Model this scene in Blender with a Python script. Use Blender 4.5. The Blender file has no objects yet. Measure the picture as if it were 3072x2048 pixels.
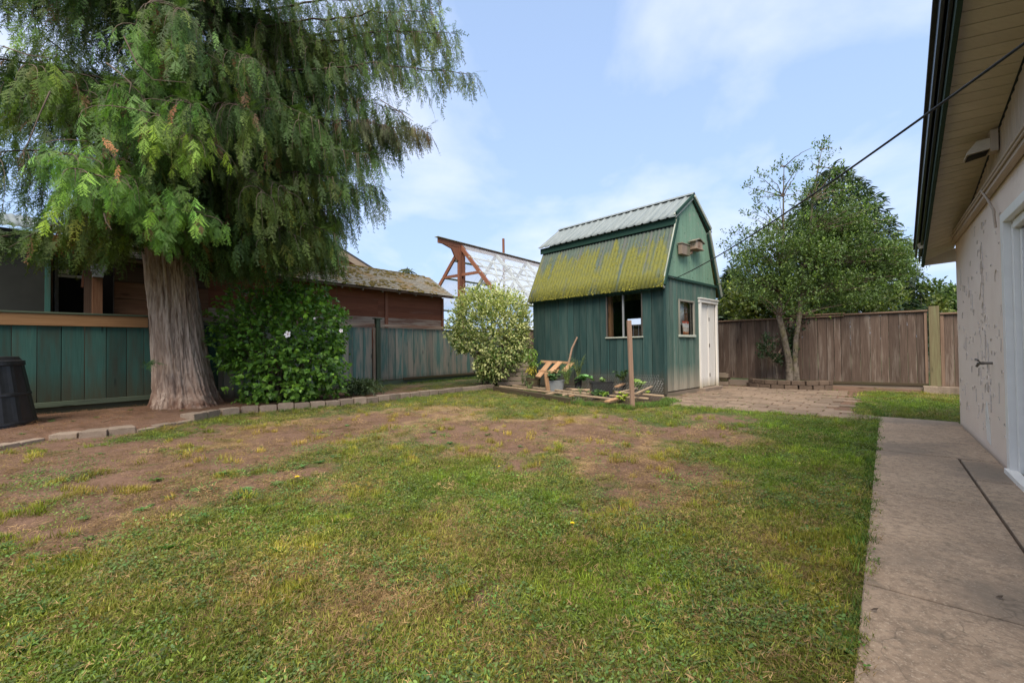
import bpy, bmesh, math, random
import numpy as np
from mathutils import Vector, Matrix
random.seed(7); RNG = np.random.default_rng(7)
S = bpy.context.scene
COL = S.collection
rad = math.radians

# ------------------------------------------------------------------ camera
FPX, PITCH, ROLL, HC = 1300.0, 0.016, 0.011, 1.1
def _axes():
    cp, sp = math.cos(PITCH), math.sin(PITCH)
    f = np.array([0, cp, sp]); u = np.array([0, -sp, cp]); x = np.array([1., 0, 0])
    c, s = math.cos(ROLL), math.sin(ROLL)
    return c*x-s*u, s*x+c*u, f
RX, UP, FW = _axes()
O = np.array([0, 0, HC])
cam = bpy.data.cameras.new('camera'); cam.lens = FPX/3072*36; cam.sensor_width = 36
cam.clip_start = 0.05; cam.clip_end = 3000
co = bpy.data.objects.new('camera', cam); COL.objects.link(co); S.camera = co
m = Matrix.Identity(4)
for i in range(3):
    m[i][0] = RX[i]; m[i][1] = UP[i]; m[i][2] = -FW[i]; m[i][3] = O[i]
co.matrix_world = m
# survey helpers: a sight line of the camera met with the ground or with an upright plane
def ray(px, py): return RX*(px-1536)/FPX+UP*(1024-py)/FPX+FW
def gp(px, py, z=0.):
    d = ray(px, py); return O+d*(z-HC)/d[2]
def vp(px, py, A, D):
    n = np.array([-D[1], D[0], 0]); d = ray(px, py)
    return O+d*(np.dot(n, np.array([A[0], A[1], 0])-O)/np.dot(n, d))
def dp(px, py, Y):
    d = ray(px, py); return O+d*(Y/d[1])

# ------------------------------------------------------------------ world, sun, exposure
SUN_EL, SUN_AZ = rad(50), rad(193)          # azimuth clockwise from +Y
W = bpy.data.worlds.new('World'); S.world = W; W.use_nodes = True
wt = W.node_tree; wt.nodes.clear()
def WN(t, **k):
    n = wt.nodes.new(t)
    for a, b in k.items(): setattr(n, a, b)
    return n
sky = WN('ShaderNodeTexSky', sky_type='NISHITA', sun_disc=False, sun_elevation=SUN_EL, sun_rotation=SUN_AZ)
sky.air_density = 1.0; sky.dust_density = 1.0; sky.ozone_density = 1.6
tc = WN('ShaderNodeTexCoord')
sep = WN('ShaderNodeSeparateXYZ'); wt.links.new(tc.outputs['Generated'], sep.inputs[0])
dv = WN('ShaderNodeMath', operation='MAXIMUM'); wt.links.new(sep.outputs[2], dv.inputs[0]); dv.inputs[1].default_value = 0.0
ad = WN('ShaderNodeMath', operation='ADD'); wt.links.new(dv.outputs[0], ad.inputs[0]); ad.inputs[1].default_value = 0.22
dx = WN('ShaderNodeMath', operation='DIVIDE'); wt.links.new(sep.outputs[0], dx.inputs[0]); wt.links.new(ad.outputs[0], dx.inputs[1])
dy = WN('ShaderNodeMath', operation='DIVIDE'); wt.links.new(sep.outputs[1], dy.inputs[0]); wt.links.new(ad.outputs[0], dy.inputs[1])
cmb = WN('ShaderNodeCombineXYZ'); wt.links.new(dx.outputs[0], cmb.inputs[0]); wt.links.new(dy.outputs[0], cmb.inputs[1])
mp = WN('ShaderNodeMapping'); wt.links.new(cmb.outputs[0], mp.inputs[0])
mp.inputs['Location'].default_value = (3.1, 1.2, 0); mp.inputs['Scale'].default_value = (0.9, 0.75, 1)
nz = WN('ShaderNodeTexNoise'); wt.links.new(mp.outputs[0], nz.inputs['Vector'])
nz.inputs['Scale'].default_value = 1.7; nz.inputs['Detail'].default_value = 7; nz.inputs['Roughness'].default_value = 0.52; nz.inputs['Distortion'].default_value = 0.25
rp = WN('ShaderNodeValToRGB'); wt.links.new(nz.outputs[0], rp.inputs[0])
rp.color_ramp.elements[0].position = 0.43; rp.color_ramp.elements[0].color = (0, 0, 0, 1)
rp.color_ramp.elements[1].position = 0.78; rp.color_ramp.elements[1].color = (1, 1, 1, 1)
hz = WN('ShaderNodeMapRange'); wt.links.new(sep.outputs[2], hz.inputs[0])     # veil of thin cloud, thicker low down
hz.inputs['From Min'].default_value = 0.0; hz.inputs['From Max'].default_value = 0.7; hz.inputs['To Min'].default_value = 0.88; hz.inputs['To Max'].default_value = 0.6
mx0 = WN('ShaderNodeMixRGB'); wt.links.new(hz.outputs[0], mx0.inputs[0]); wt.links.new(sky.outputs[0], mx0.inputs[1]); mx0.inputs[2].default_value = (2.5, 3.4, 5.1, 1)
oh = WN('ShaderNodeMapRange', interpolation_type='SMOOTHSTEP'); wt.links.new(sep.outputs[2], oh.inputs[0])   # unseen cloud added overhead, brighter than the visible sky, to lift the soft light
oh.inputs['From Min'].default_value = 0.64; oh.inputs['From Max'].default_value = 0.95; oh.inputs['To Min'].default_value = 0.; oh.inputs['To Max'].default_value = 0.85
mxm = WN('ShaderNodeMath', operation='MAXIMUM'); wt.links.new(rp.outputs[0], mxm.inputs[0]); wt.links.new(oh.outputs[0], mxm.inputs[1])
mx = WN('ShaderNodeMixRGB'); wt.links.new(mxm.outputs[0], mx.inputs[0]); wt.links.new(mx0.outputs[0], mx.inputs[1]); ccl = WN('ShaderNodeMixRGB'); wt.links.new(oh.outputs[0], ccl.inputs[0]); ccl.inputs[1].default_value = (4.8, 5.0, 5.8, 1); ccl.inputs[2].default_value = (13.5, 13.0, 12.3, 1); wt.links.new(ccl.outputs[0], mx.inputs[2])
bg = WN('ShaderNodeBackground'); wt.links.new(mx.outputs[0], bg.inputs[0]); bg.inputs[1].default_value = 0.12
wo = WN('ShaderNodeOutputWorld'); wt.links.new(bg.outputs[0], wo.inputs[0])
sl = bpy.data.lights.new('sun', 'SUN'); sl.energy = 2.4; sl.angle = rad(32); sl.color = (1, .90, .76)
so = bpy.data.objects.new('sun', sl); COL.objects.link(so)
sd = Vector((math.sin(SUN_AZ)*math.cos(SUN_EL), math.cos(SUN_AZ)*math.cos(SUN_EL), math.sin(SUN_EL)))
so.rotation_euler = sd.to_track_quat('Z', 'Y').to_euler(); so.location = (0, 0, 30)
S.render.engine = 'CYCLES'; S.cycles.transparent_max_bounces = 24
S.view_settings.view_transform = 'Standard'; S.view_settings.look = 'None'
S.view_settings.exposure = 0.95; S.view_settings.gamma = 1; S.view_settings.use_curve_mapping = False

# ------------------------------------------------------------------ object helpers
WM = {}
def link(o, parent=None, mw=None):
    COL.objects.link(o)
    mw = Matrix.Identity(4) if mw is None else mw
    WM[o.name] = mw.copy()
    if parent is not None:
        o.parent = parent; o.matrix_basis = WM[parent.name].inverted() @ mw
    else: o.matrix_basis = mw
    return o
def tag(o, label=None, cat=None, group=None, kind=None):
    if label: o['label'] = label
    if cat: o['category'] = cat
    if group: o['group'] = group
    if kind: o['kind'] = kind
    return o
def thing(name, loc, label, cat, group=None):
    o = bpy.data.objects.new(name, None); o.empty_display_size = .1
    link(o, None, Matrix.Translation(Vector([float(a) for a in loc]))); return tag(o, label, cat, group)
def mesh_np(name, V, F, mat=None, tint=None, smooth=False):
    me = bpy.data.meshes.new(name); V = np.asarray(V, np.float32); F = np.asarray(F, np.int32)
    k = F.shape[1]
    me.vertices.add(len(V)); me.vertices.foreach_set('co', V.ravel())
    me.loops.add(F.size); me.loops.foreach_set('vertex_index', F.ravel())
    me.polygons.add(len(F)); me.polygons.foreach_set('loop_start', np.arange(0, F.size, k, dtype=np.int32))
    me.update(calc_edges=True)
    if tint is not None:
        a = me.color_attributes.new('tint', 'FLOAT_COLOR', 'POINT')
        c = np.ones((len(V), 4), np.float32); c[:, :3] = tint; a.data.foreach_set('color', c.ravel())
    if smooth: me.polygons.foreach_set('use_smooth', np.ones(len(F), bool))
    if mat: me.materials.append(mat)
    return me
def obj_np(name, V, F, mat, parent=None, tint=None, smooth=False):
    return link(bpy.data.objects.new(name, mesh_np(name, V, F, mat, tint, smooth)), parent, WM[parent.name] if parent is not None and False else None)
def obj_py(name, V, F, mat, parent=None, smooth=False):
    me = bpy.data.meshes.new(name); me.from_pydata([tuple(float(c) for c in v) for v in V], [], F); me.update()
    if mat: me.materials.append(mat)
    if smooth:
        for p in me.polygons: p.use_smooth = True
    return link(bpy.data.objects.new(name, me), parent)
BOX = {}
def boxmesh(L, w, t, mat, b=.003):
    L, w, t = round(L, 3), round(w, 3), round(t, 3)
    key = (L, w, t, mat.name)
    if key in BOX: return BOX[key]
    bm = bmesh.new(); bmesh.ops.create_cube(bm, size=1)
    for v in bm.verts: v.co = Vector((v.co.x*L, v.co.y*w, v.co.z*t))
    bb = min(b, .3*min(L, w, t))
    bmesh.ops.bevel(bm, geom=bm.edges[:], offset=bb, segments=1, affect='EDGES', profile=.5)
    me = bpy.data.meshes.new('board'); bm.to_mesh(me); bm.free(); me.materials.append(mat)
    BOX[key] = me; return me
def board(name, p0, p1, w, t, mat, side, parent=None, b=.003):
    """a plank from p0 to p1 (centre line), w wide along side, t thick"""
    p0 = Vector([float(a) for a in p0]); p1 = Vector([float(a) for a in p1]); ax = (p1-p0); L = ax.length; ax.normalize()
    s = Vector([float(a) for a in side]); s = (s-ax*s.dot(ax)).normalized(); n = ax.cross(s)
    mw = Matrix.Identity(4)
    for i in range(3): mw[i][0] = ax[i]; mw[i][1] = s[i]; mw[i][2] = n[i]; mw[i][3] = (p0[i]+p1[i])/2
    return link(bpy.data.objects.new(name, boxmesh(L, w, t, mat, b)), parent, mw)
def prism(name, outline, thick, mat, parent=None):
    """outline: 3D points of a flat polygon; thick: 3D vector"""
    n = len(outline); t = np.array(thick, float)
    V = [np.array(p, float) for p in outline]+[np.array(p, float)+t for p in outline]
    F = [list(range(n))[::-1], list(range(n, 2*n))]+[[i, (i+1) % n, n+(i+1) % n, n+i] for i in range(n)]
    me = bpy.data.meshes.new(name); me.from_pydata([tuple(v) for v in V], [], F)
    bm = bmesh.new(); bm.from_mesh(me); bmesh.ops.recalc_face_normals(bm, faces=bm.faces[:]); bm.to_mesh(me); bm.free()
    me.materials.append(mat); return link(bpy.data.objects.new(name, me), parent)
def tube_data(path, radii, k=8, off=0, cap=True):
    P = np.array(path, float); n = len(P); R = np.broadcast_to(np.array(radii, float), (n,))
    T = np.gradient(P, axis=0); T /= np.linalg.norm(T, axis=1)[:, None]+1e-9
    a = np.array([0, 0, 1.]) if abs(T[0][2]) < .9 else np.array([1., 0, 0])
    V = []; u = np.cross(T[0], a); u /= np.linalg.norm(u)
    for i in range(n):
        u = u-T[i]*np.dot(u, T[i]); u /= np.linalg.norm(u)+1e-9; v = np.cross(T[i], u)
        th = np.arange(k)*2*np.pi/k
        V.append(P[i]+R[i]*(np.cos(th)[:, None]*u+np.sin(th)[:, None]*v))
    V = np.concatenate(V)
    i, j = np.meshgrid(np.arange(n-1), np.arange(k), indexing='ij')
    F = np.stack([i*k+j, i*k+(j+1) % k, (i+1)*k+(j+1) % k, (i+1)*k+j], -1).reshape(-1, 4)+off
    return V, F
class Tubes:
    def __init__(s): s.V = []; s.F = []; s.n = 0
    def add(s, path, radii, k=6):
        V, F = tube_data(path, radii, k, s.n); s.V.append(V); s.F.append(F); s.n += len(V)
    def build(s, name, mat, parent=None):
        if name in ('branches', 'stems', 'twigs', 'limbs', 'bare_twig') and len(s.V) > 1:
            return tag(obj_np(name, np.concatenate(s.V), np.concatenate(s.F), mat, parent, smooth=True), kind='stuff')
        return obj_np(name, np.concatenate(s.V), np.concatenate(s.F), mat, parent, smooth=True)
def bez(p0, p1, p2, n):
    t = np.linspace(0, 1, n)[:, None]; p0, p1, p2 = map(lambda a: np.array(a, float), (p0, p1, p2))
    return (1-t)**2*p0+2*t*(1-t)*p1+t*t*p2
def unit(v):
    v = np.asarray(v, float); return v/(np.linalg.norm(v, axis=-1, keepdims=True)+1e-9)
def tile(TV, TF, pos, rot, scl):
    """copies of one small template: pos (m,3), rot (m,3,3) columns = axes, scl (m,)"""
    m, n = len(pos), len(TV)
    V = np.einsum('mij,nj->mni', rot, TV)*np.asarray(scl).reshape(-1, 1, 1)+pos[:, None, :]
    F = TF[None]+(np.arange(m)*n)[:, None, None]
    return V.reshape(-1, 3), F.reshape(-1, TF.shape[1])
def frames(d, nrm):
    """rotation matrices with local Y along d and local Z near nrm"""
    d = unit(d); x = unit(np.cross(d, nrm)); z = np.cross(x, d)
    return np.stack([x, d, z], -1)
def eulers(R):
    """XYZ eulers of rotation matrices"""
    sy = np.sqrt(R[:, 0, 0]**2+R[:, 1, 0]**2)
    return np.stack([np.arctan2(R[:, 2, 1], R[:, 2, 2]), np.arctan2(-R[:, 2, 0], sy), np.arctan2(R[:, 1, 0], R[:, 0, 0])], -1)
def _h(ix, iy, s):
    h = (ix*374761393+iy*668265263+s*974711) & 0x7fffffff
    h = ((h ^ (h >> 13))*1274126177) & 0x7fffffff
    return ((h ^ (h >> 16)) & 0xffff)/65535.
def vno(x, y, s=0):
    x = np.asarray(x, float); y = np.asarray(y, float)
    ix = np.floor(x).astype(np.int64); iy = np.floor(y).astype(np.int64); fx = x-ix; fy = y-iy
    fx = fx*fx*(3-2*fx); fy = fy*fy*(3-2*fy)
    a = _h(ix, iy, s); b = _h(ix+1, iy, s); c = _h(ix, iy+1, s); d = _h(ix+1, iy+1, s)
    return (a*(1-fx)+b*fx)*(1-fy)+(c*(1-fx)+d*fx)*fy
def fbm(x, y, s=0, o=4):
    r = 0; a = .5; t = 0
    for i in range(o): r = r+a*vno(x*2**i, y*2**i, s+i*17); t += a; a *= .55
    return r/t
def scatter(name, template, pos, rot, scl, tint, parent=None):
    """geometry-nodes scatter of one template mesh object (kept out of the scene)"""
    me = bpy.data.meshes.new(name); n = len(pos)
    me.vertices.add(n); me.vertices.foreach_set('co', np.asarray(pos, np.float32).ravel())
    a = me.attributes.new('rot', 'FLOAT_VECTOR', 'POINT'); a.data.foreach_set('vector', np.asarray(rot, np.float32).ravel())
    a = me.attributes.new('scl', 'FLOAT', 'POINT'); a.data.foreach_set('value', np.asarray(scl, np.float32).ravel())
    a = me.attributes.new('tint', 'FLOAT_COLOR', 'POINT'); c = np.ones((n, 4), np.float32); c[:, :3] = tint; a.data.foreach_set('color', c.ravel())
    me.materials.append(template.data.materials[0])
    o = link(bpy.data.objects.new(name, me), parent)
    ng = bpy.data.node_groups.new(name, 'GeometryNodeTree')
    ng.interface.new_socket('Geometry', in_out='INPUT', socket_type='NodeSocketGeometry')
    ng.interface.new_socket('Geometry', in_out='OUTPUT', socket_type='NodeSocketGeometry')
    N = ng.nodes.new; L = ng.links.new
    gi, go = N('NodeGroupInput'), N('NodeGroupOutput'); iop = N('GeometryNodeInstanceOnPoints')
    oi = N('GeometryNodeObjectInfo'); oi.inputs['Object'].default_value = template
    ra = N('GeometryNodeInputNamedAttribute'); ra.data_type = 'FLOAT_VECTOR'; ra.inputs['Name'].default_value = 'rot'
    er = N('FunctionNodeEulerToRotation'); sa = N('GeometryNodeInputNamedAttribute'); sa.data_type = 'FLOAT'; sa.inputs['Name'].default_value = 'scl'
    L(gi.outputs[0], iop.inputs['Points']); L(oi.outputs['Geometry'], iop.inputs['Instance'])
    L(ra.outputs[0], er.inputs[0]); L(er.outputs[0], iop.inputs['Rotation']); L(sa.outputs[0], iop.inputs['Scale']); L(iop.outputs[0], go.inputs[0])
    md = o.modifiers.new('scatter', 'NODES'); md.node_group = ng
    return o

# ------------------------------------------------------------------ materials
class NB:
    def __init__(s, name):
        s.m = bpy.data.materials.new(name); s.m.use_nodes = True; s.t = s.m.node_tree; s.t.nodes.clear()
        s.out = s.n('ShaderNodeOutputMaterial')
    def n(s, t, ins=None, **k):
        nd = s.t.nodes.new(t)
        for a, b in k.items(): setattr(nd, a, b)
        for a, b in (ins or {}).items():
            if isinstance(b, bpy.types.NodeSocket): s.t.links.new(b, nd.inputs[a])
            else: nd.inputs[a].default_value = b
        return nd
    def noise(s, vec, scale, detail=4, rough=.55, dist=0):
        return s.n('ShaderNodeTexNoise', {'Vector': vec, 'Scale': scale, 'Detail': detail, 'Roughness': rough, 'Distortion': dist}).outputs[0]
    def ramp(s, f, stops):
        r = s.n('ShaderNodeValToRGB', {0: f}); e = r.color_ramp.elements
        while len(e) < len(stops): e.new(.5)
        for el, (p, c) in zip(e, stops):
            el.position = p; el.color = (c, c, c, 1) if not hasattr(c, '__len__') else (*c, 1)
        return r.outputs[0]
    def mix(s, f, a, b, mode='MIX'):
        f4 = lambda c: c if isinstance(c, bpy.types.NodeSocket) else (*c, 1)
        return s.n('ShaderNodeMixRGB', {0: f, 1: f4(a), 2: f4(b)}, blend_type=mode).outputs[0]
    def math(s, op, a, b=0., c=None):
        i = {0: a, 1: b}
        if c is not None: i[2] = c
        return s.n('ShaderNodeMath', i, operation=op).outputs[0]
    def scale(s, v, sc): return s.n('ShaderNodeVectorMath', {0: v, 1: sc}, operation='MULTIPLY').outputs[0]
    def add(s, v, w): return s.n('ShaderNodeVectorMath', {0: v, 1: w}, operation='ADD').outputs[0]
    def coords(s, kind='Object'): return s.n('ShaderNodeTexCoord').outputs[kind]
    def pos(s): return s.n('ShaderNodeNewGeometry').outputs['Position']
    def rand(s): return s.n('ShaderNodeObjectInfo').outputs['Random']
    def fin(s, col, rough=.8, bump=None, bs=.3, bd=.01, metal=0, spec=.3, **kw):
        p = s.n('ShaderNodeBsdfPrincipled', {'Roughness': rough, 'Metallic': metal, 'Specular IOR Level': spec})
        if isinstance(col, bpy.types.NodeSocket): s.t.links.new(col, p.inputs['Base Color'])
        else: p.inputs['Base Color'].default_value = (*col, 1)
        if bump is not None:
            b = s.n('ShaderNodeBump', {'Height': bump, 'Strength': bs, 'Distance': bd}); s.t.links.new(b.outputs[0], p.inputs['Normal'])
        s.t.links.new(p.outputs[0], s.out.inputs[0]); s.p = p; return s.m
    def zfac(s, z0, z1):
        z = s.n('ShaderNodeSeparateXYZ', {0: s.pos()}).outputs[2]
        return s.n('ShaderNodeMapRange', {0: z, 'From Min': z0, 'From Max': z1, 'To Min': 1., 'To Max': 0.}).outputs[0]
def wood(name, c1, c2, c3=None, peel=(.5, .62), foot=None, footz=.5, knots=True, rough=.85, vary=.35, gs=1.0, c3s=1.0):
    b = NB(name); r = b.rand(); off = b.n('ShaderNodeCombineXYZ', {0: b.math('MULTIPLY', r, 37.), 1: b.math('MULTIPLY', r, 91.), 2: b.math('MULTIPLY', r, 53.)}).outputs[0]
    v = b.add(b.coords(), off)
    g = b.noise(b.scale(v, (1.6*gs, 38*gs, 38*gs)), 1.5, 5, .65, .3); g2 = b.noise(b.scale(v, (.8, 7, 7)), 1.0, 4, .6, .2)
    col = b.mix(b.ramp(g, [(.3, 0.), (.7, 1.)]), c1, c2)
    if c3:
        pf = b.ramp(b.math('ADD', b.math('MULTIPLY', g2, .75), b.math('MULTIPLY', g, .25)), [(peel[0], 0.), (peel[1], 1.)])
        col = b.mix(pf, col, c3)
    if knots:
        vo = b.n('ShaderNodeTexVoronoi', {'Vector': b.scale(v, (1.3, 5.5, 5.5)), 'Scale': 1.0, 'Randomness': 1.0}).outputs[0]
        col = b.mix(b.ramp(vo, [(.06, .75), (.14, 0.)]), col, tuple(x*.35 for x in c1))
    if foot:
        zf = b.zfac(0, footz); zn = b.math('MULTIPLY', zf, b.math('ADD', b.noise(b.scale(v, (2.5, 22, 22)), 1, 4), .45))
        col = b.mix(b.ramp(zn, [(.25, 0.), (.75, .9)]), col, foot)
    var = b.math('ADD', b.math('MULTIPLY', b.math('FRACT', b.math('MULTIPLY', r, 7.31)), vary), 1-vary/2)
    col = b.mix(1., col, b.n('ShaderNodeCombineXYZ', {0: var, 1: var, 2: var}).outputs[0], 'MULTIPLY')
    return b.fin(col, rough, g, .35, .004, spec=.25)
def plain(name, c, rough=.6, metal=0, spec=.3, var=.12, sc=8., bs=.15):
    b = NB(name); n = b.noise(b.coords(), sc, 5, .6)
    col = b.mix(b.ramp(n, [(.3, 0.), (.7, 1.)]), tuple(x*(1-var) for x in c), tuple(min(1, x*(1+var)) for x in c))
    return b.fin(col, rough, n, bs, .003, metal, spec)
def leafmat(name, base=(1, 1, 1), trans=.35, rough=.5, inst=False, spec=.4, attr='tint'):
    b = NB(name); a = b.n('ShaderNodeAttribute', attribute_name=attr)
    if inst: a.attribute_type = 'INSTANCER'
    c = b.mix(1., a.outputs[0], base, 'MULTIPLY')
    if inst:
        c2 = b.n('ShaderNodeAttribute', attribute_name='shade').outputs[0]; c = b.mix(1., c, c2, 'MULTIPLY')
    p = b.n('ShaderNodeBsdfPrincipled', {'Base Color': c, 'Roughness': rough, 'Specular IOR Level': spec})
    t = b.n('ShaderNodeBsdfTranslucent', {0: b.mix(1., c, (1.0, 1.15, .5), 'MULTIPLY')})
    mx = b.n('ShaderNodeMixShader', {0: trans, 1: p.outputs[0], 2: t.outputs[0]})
    b.t.links.new(mx.outputs[0], b.out.inputs[0]); return b.m

M = {}
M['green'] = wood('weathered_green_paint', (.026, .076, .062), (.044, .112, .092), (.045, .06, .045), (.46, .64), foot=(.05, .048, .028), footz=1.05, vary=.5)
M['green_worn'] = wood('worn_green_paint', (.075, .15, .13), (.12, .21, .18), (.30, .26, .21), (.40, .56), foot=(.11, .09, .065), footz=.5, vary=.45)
M['green_post'] = wood('green_post_paint', (.06, .085, .055), (.10, .12, .08), (.04, .05, .04), (.5, .65), vary=.2)
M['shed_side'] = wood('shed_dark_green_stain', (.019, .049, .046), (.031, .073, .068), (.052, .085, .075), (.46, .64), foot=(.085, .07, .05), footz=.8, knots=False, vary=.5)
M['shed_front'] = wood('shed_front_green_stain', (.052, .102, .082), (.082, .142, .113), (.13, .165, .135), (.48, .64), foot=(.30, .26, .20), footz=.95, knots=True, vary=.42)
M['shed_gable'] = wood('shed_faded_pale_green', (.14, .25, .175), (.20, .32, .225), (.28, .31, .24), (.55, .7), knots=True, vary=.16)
M['shed_trim'] = wood('shed_trim_green', (.014, .045, .034), (.022, .06, .045), vary=.15, knots=False)
M['grey_trim'] = wood('worn_pale_trim', (.33, .36, .30), (.45, .47, .40), (.2, .22, .18), (.52, .66), knots=False)
M['win_trim'] = wood('worn_window_trim', (.20, .19, .155), (.29, .275, .225), (.14, .13, .10), (.52, .66), knots=False)
M['cedar'] = wood('weathered_cedar_boards', (.066, .044, .033), (.13, .09, .068), (.20, .16, .13), (.50, .66), foot=(.13, .085, .05), footz=.35, vary=.5)
M['cedar_rail'] = wood('old_fence_rail', (.16, .10, .07), (.25, .165, .115), vary=.3)
M['greenpost'] = wood('treated_post', (.14, .115, .06), (.20, .165, .09), (.20, .20, .10), (.5, .7), vary=.2)
M['siding'] = wood('red_brown_siding', (.16, .055, .028), (.23, .083, .042), (.25, .14, .09), (.57, .72), vary=.22, knots=False)
M['siding_worn'] = wood('peeling_siding', (.17, .085, .055), (.26, .155, .11), (.36, .28, .21), (.42, .55), vary=.2, knots=False)
M['redwood'] = wood('red_stained_timber', (.19, .075, .042), (.27, .115, .068), vary=.2, knots=False)
M['plyb'] = wood('orange_brown_board', (.14, .062, .032), (.21, .10, .052), (.26, .14, .075), (.5, .7), vary=.2)
M['newwood'] = wood('fresh_lumber', (.36, .25, .15), (.48, .36, .24), (.42, .25, .13), (.58, .7), vary=.3)
M['palletwood'] = wood('pallet_wood', (.30, .16, .08), (.44, .27, .15), (.30, .17, .09), (.55, .7), vary=.3)
M['rail_tan'] = wood('tan_top_rail', (.20, .105, .045), (.29, .165, .08), (.15, .09, .05), (.58, .7), vary=.2)
M['stake'] = wood('brown_stake', (.20, .125, .085), (.30, .20, .14), vary=.15)
M['darkwood'] = wood('dark_wet_timber', (.05, .038, .022), (.09, .065, .04), (.07, .085, .03), (.5, .65), vary=.2)
M['greytimber'] = wood('grey_old_timber', (.19, .145, .11), (.28, .22, .17), (.14, .13, .08), (.5, .65), vary=.25)
M['white'] = wood('white_painted_wood', (.62, .59, .54), (.72, .69, .64), (.42, .37, .3), (.62, .72), foot=(.35, .3, .2), footz=.45, knots=False, vary=.08)
M['vinyl'] = plain('white_vinyl', (.80, .77, .72), .35, spec=.5, var=.04)
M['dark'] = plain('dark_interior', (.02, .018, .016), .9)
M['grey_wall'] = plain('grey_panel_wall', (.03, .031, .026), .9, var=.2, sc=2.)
M['black_plastic'] = plain('black_plastic', (.018, .018, .019), .42, spec=.5, var=.3, sc=14.)
M['grey_plastic'] = plain('grey_plastic', (.22, .235, .24), .5, spec=.4)
M['wire'] = plain('galvanised_wire', (.22, .22, .21), .45, metal=.6)
M['cable'] = plain('black_cable', (.022, .022, .022), .55, var=.5, sc=30.)
M['steel'] = plain('dull_steel', (.18, .16, .14), .5, metal=.7)
M['gutter'] = plain('dark_green_gutter', (.014, .022, .017), .35, spec=.5)
M['fascia'] = wood('dark_green_fascia', (.022, .042, .028), (.030, .054, .036), vary=.1, knots=False)
M['soffit'] = wood('tan_soffit_board', (.52, .44, .345), (.58, .50, .395), (.44, .37, .285), (.55, .75), vary=.10, knots=False)
M['batten'] = wood('tan_gable_board', (.42, .335, .26), (.50, .40, .315), vary=.12, knots=False)
M['soil'] = plain('dark_soil', (.06, .038, .024), .95, var=.5, sc=30.)
M['curtain'] = plain('white_curtain', (.6, .6, .58), .9, var=.08)
M['shingle_dark'] = plain('dark_shingle', (.045, .045, .048), .9, var=.3, sc=9.)
M['brown_wood_dark'] = wood('dark_brown_board', (.075, .045, .03), (.12, .075, .05), vary=.2, knots=False)

def glassmat(name, tint, extra=.06):
    b = NB(name); t = b.n('ShaderNodeBsdfTransparent', {0: (*tint, 1)}); g = b.n('ShaderNodeBsdfGlossy', {0: (.9, .92, .95, 1), 'Roughness': .03})
    f = b.math('ADD', b.math('POWER', b.n('ShaderNodeLayerWeight', {'Blend': .5}).outputs['Facing'], 4.), extra)
    mx = b.n('ShaderNodeMixShader', {0: f, 1: t.outputs[0], 2: g.outputs[0]}); b.t.links.new(mx.outputs[0], b.out.inputs[0]); return b.m
M['glass'] = glassmat('window_glass', (.90, .92, .92), .05)
# clear corrugated plastic
b = NB('clear_corrugated_plastic'); n = b.noise(b.coords(), 3, 4)
d = b.n('ShaderNodeBsdfPrincipled', {'Base Color': (.74, .77, .82, 1), 'Roughness': .3}); t = b.n('ShaderNodeBsdfTransparent', {0: (.93, .95, .98, 1)})
mx_ = b.n('ShaderNodeMixShader', {0: b.ramp(n, [(.3, .27), (.7, .29)]), 1: t.outputs[0], 2: d.outputs[0]}); b.t.links.new(mx_.outputs[0], b.out.inputs[0]); M['clear'] = b.m
# galvanised roof metal
b = NB('galvanised_roof_metal'); v = b.coords(); n = b.noise(b.scale(v, (9, 1.2, 1)), 1.2, 5); n2 = b.noise(v, 22, 3)
M['galv'] = b.fin(b.mix(b.ramp(n, [(.35, 0.), (.7, 1.)]), (.16, .19, .19), (.25, .28, .28)), .62, n2, .08, .003, .1, .3)
# lower shed roof: old painted metal with moss growing in streaks down the slope
b = NB('mossy_painted_roof_metal'); v = b.coords()
sx = b.n('ShaderNodeSeparateXYZ', {0: v}); st = b.math('ADD', b.math('MULTIPLY', b.noise(b.scale(v, (5.5, .22, 1)), 1.0, 4, .6, .2), .6), b.math('MULTIPLY', b.noise(b.scale(v, (2.2, 1.4, 1)), 1.0, 5, .6), .4)); fine = b.noise(b.scale(v, (26, 8, 1)), 1.0, 4)
base = b.mix(b.ramp(fine, [(.3, 0.), (.7, 1.)]), (.062, .090, .070), (.10, .13, .105))
base = b.mix(b.ramp(b.noise(b.scale(v, (11, .4, 1)), 1.3, 3), [(.52, 0.), (.62, 1.)]), base, (.105, .11, .10))
dn = b.n('ShaderNodeMapRange', {0: sx.outputs[1], 'From Min': .08, 'From Max': .9, 'To Min': -.13, 'To Max': .05}).outputs[0]
mf = b.ramp(b.math('ADD', st, dn), [(.44, 0.), (.51, .95)]); mf = b.math('MULTIPLY', mf, b.ramp(fine, [(.25, .55), (.55, 1.)]))
M['mossroof'] = b.fin(b.mix(mf, base, b.mix(fine, (.10, .105, .018), (.22, .21, .030))), .75, b.math('ADD', b.math('MULTIPLY', mf, .6), b.math('MULTIPLY', fine, .4)), .35, .006, 0, .3)
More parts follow.
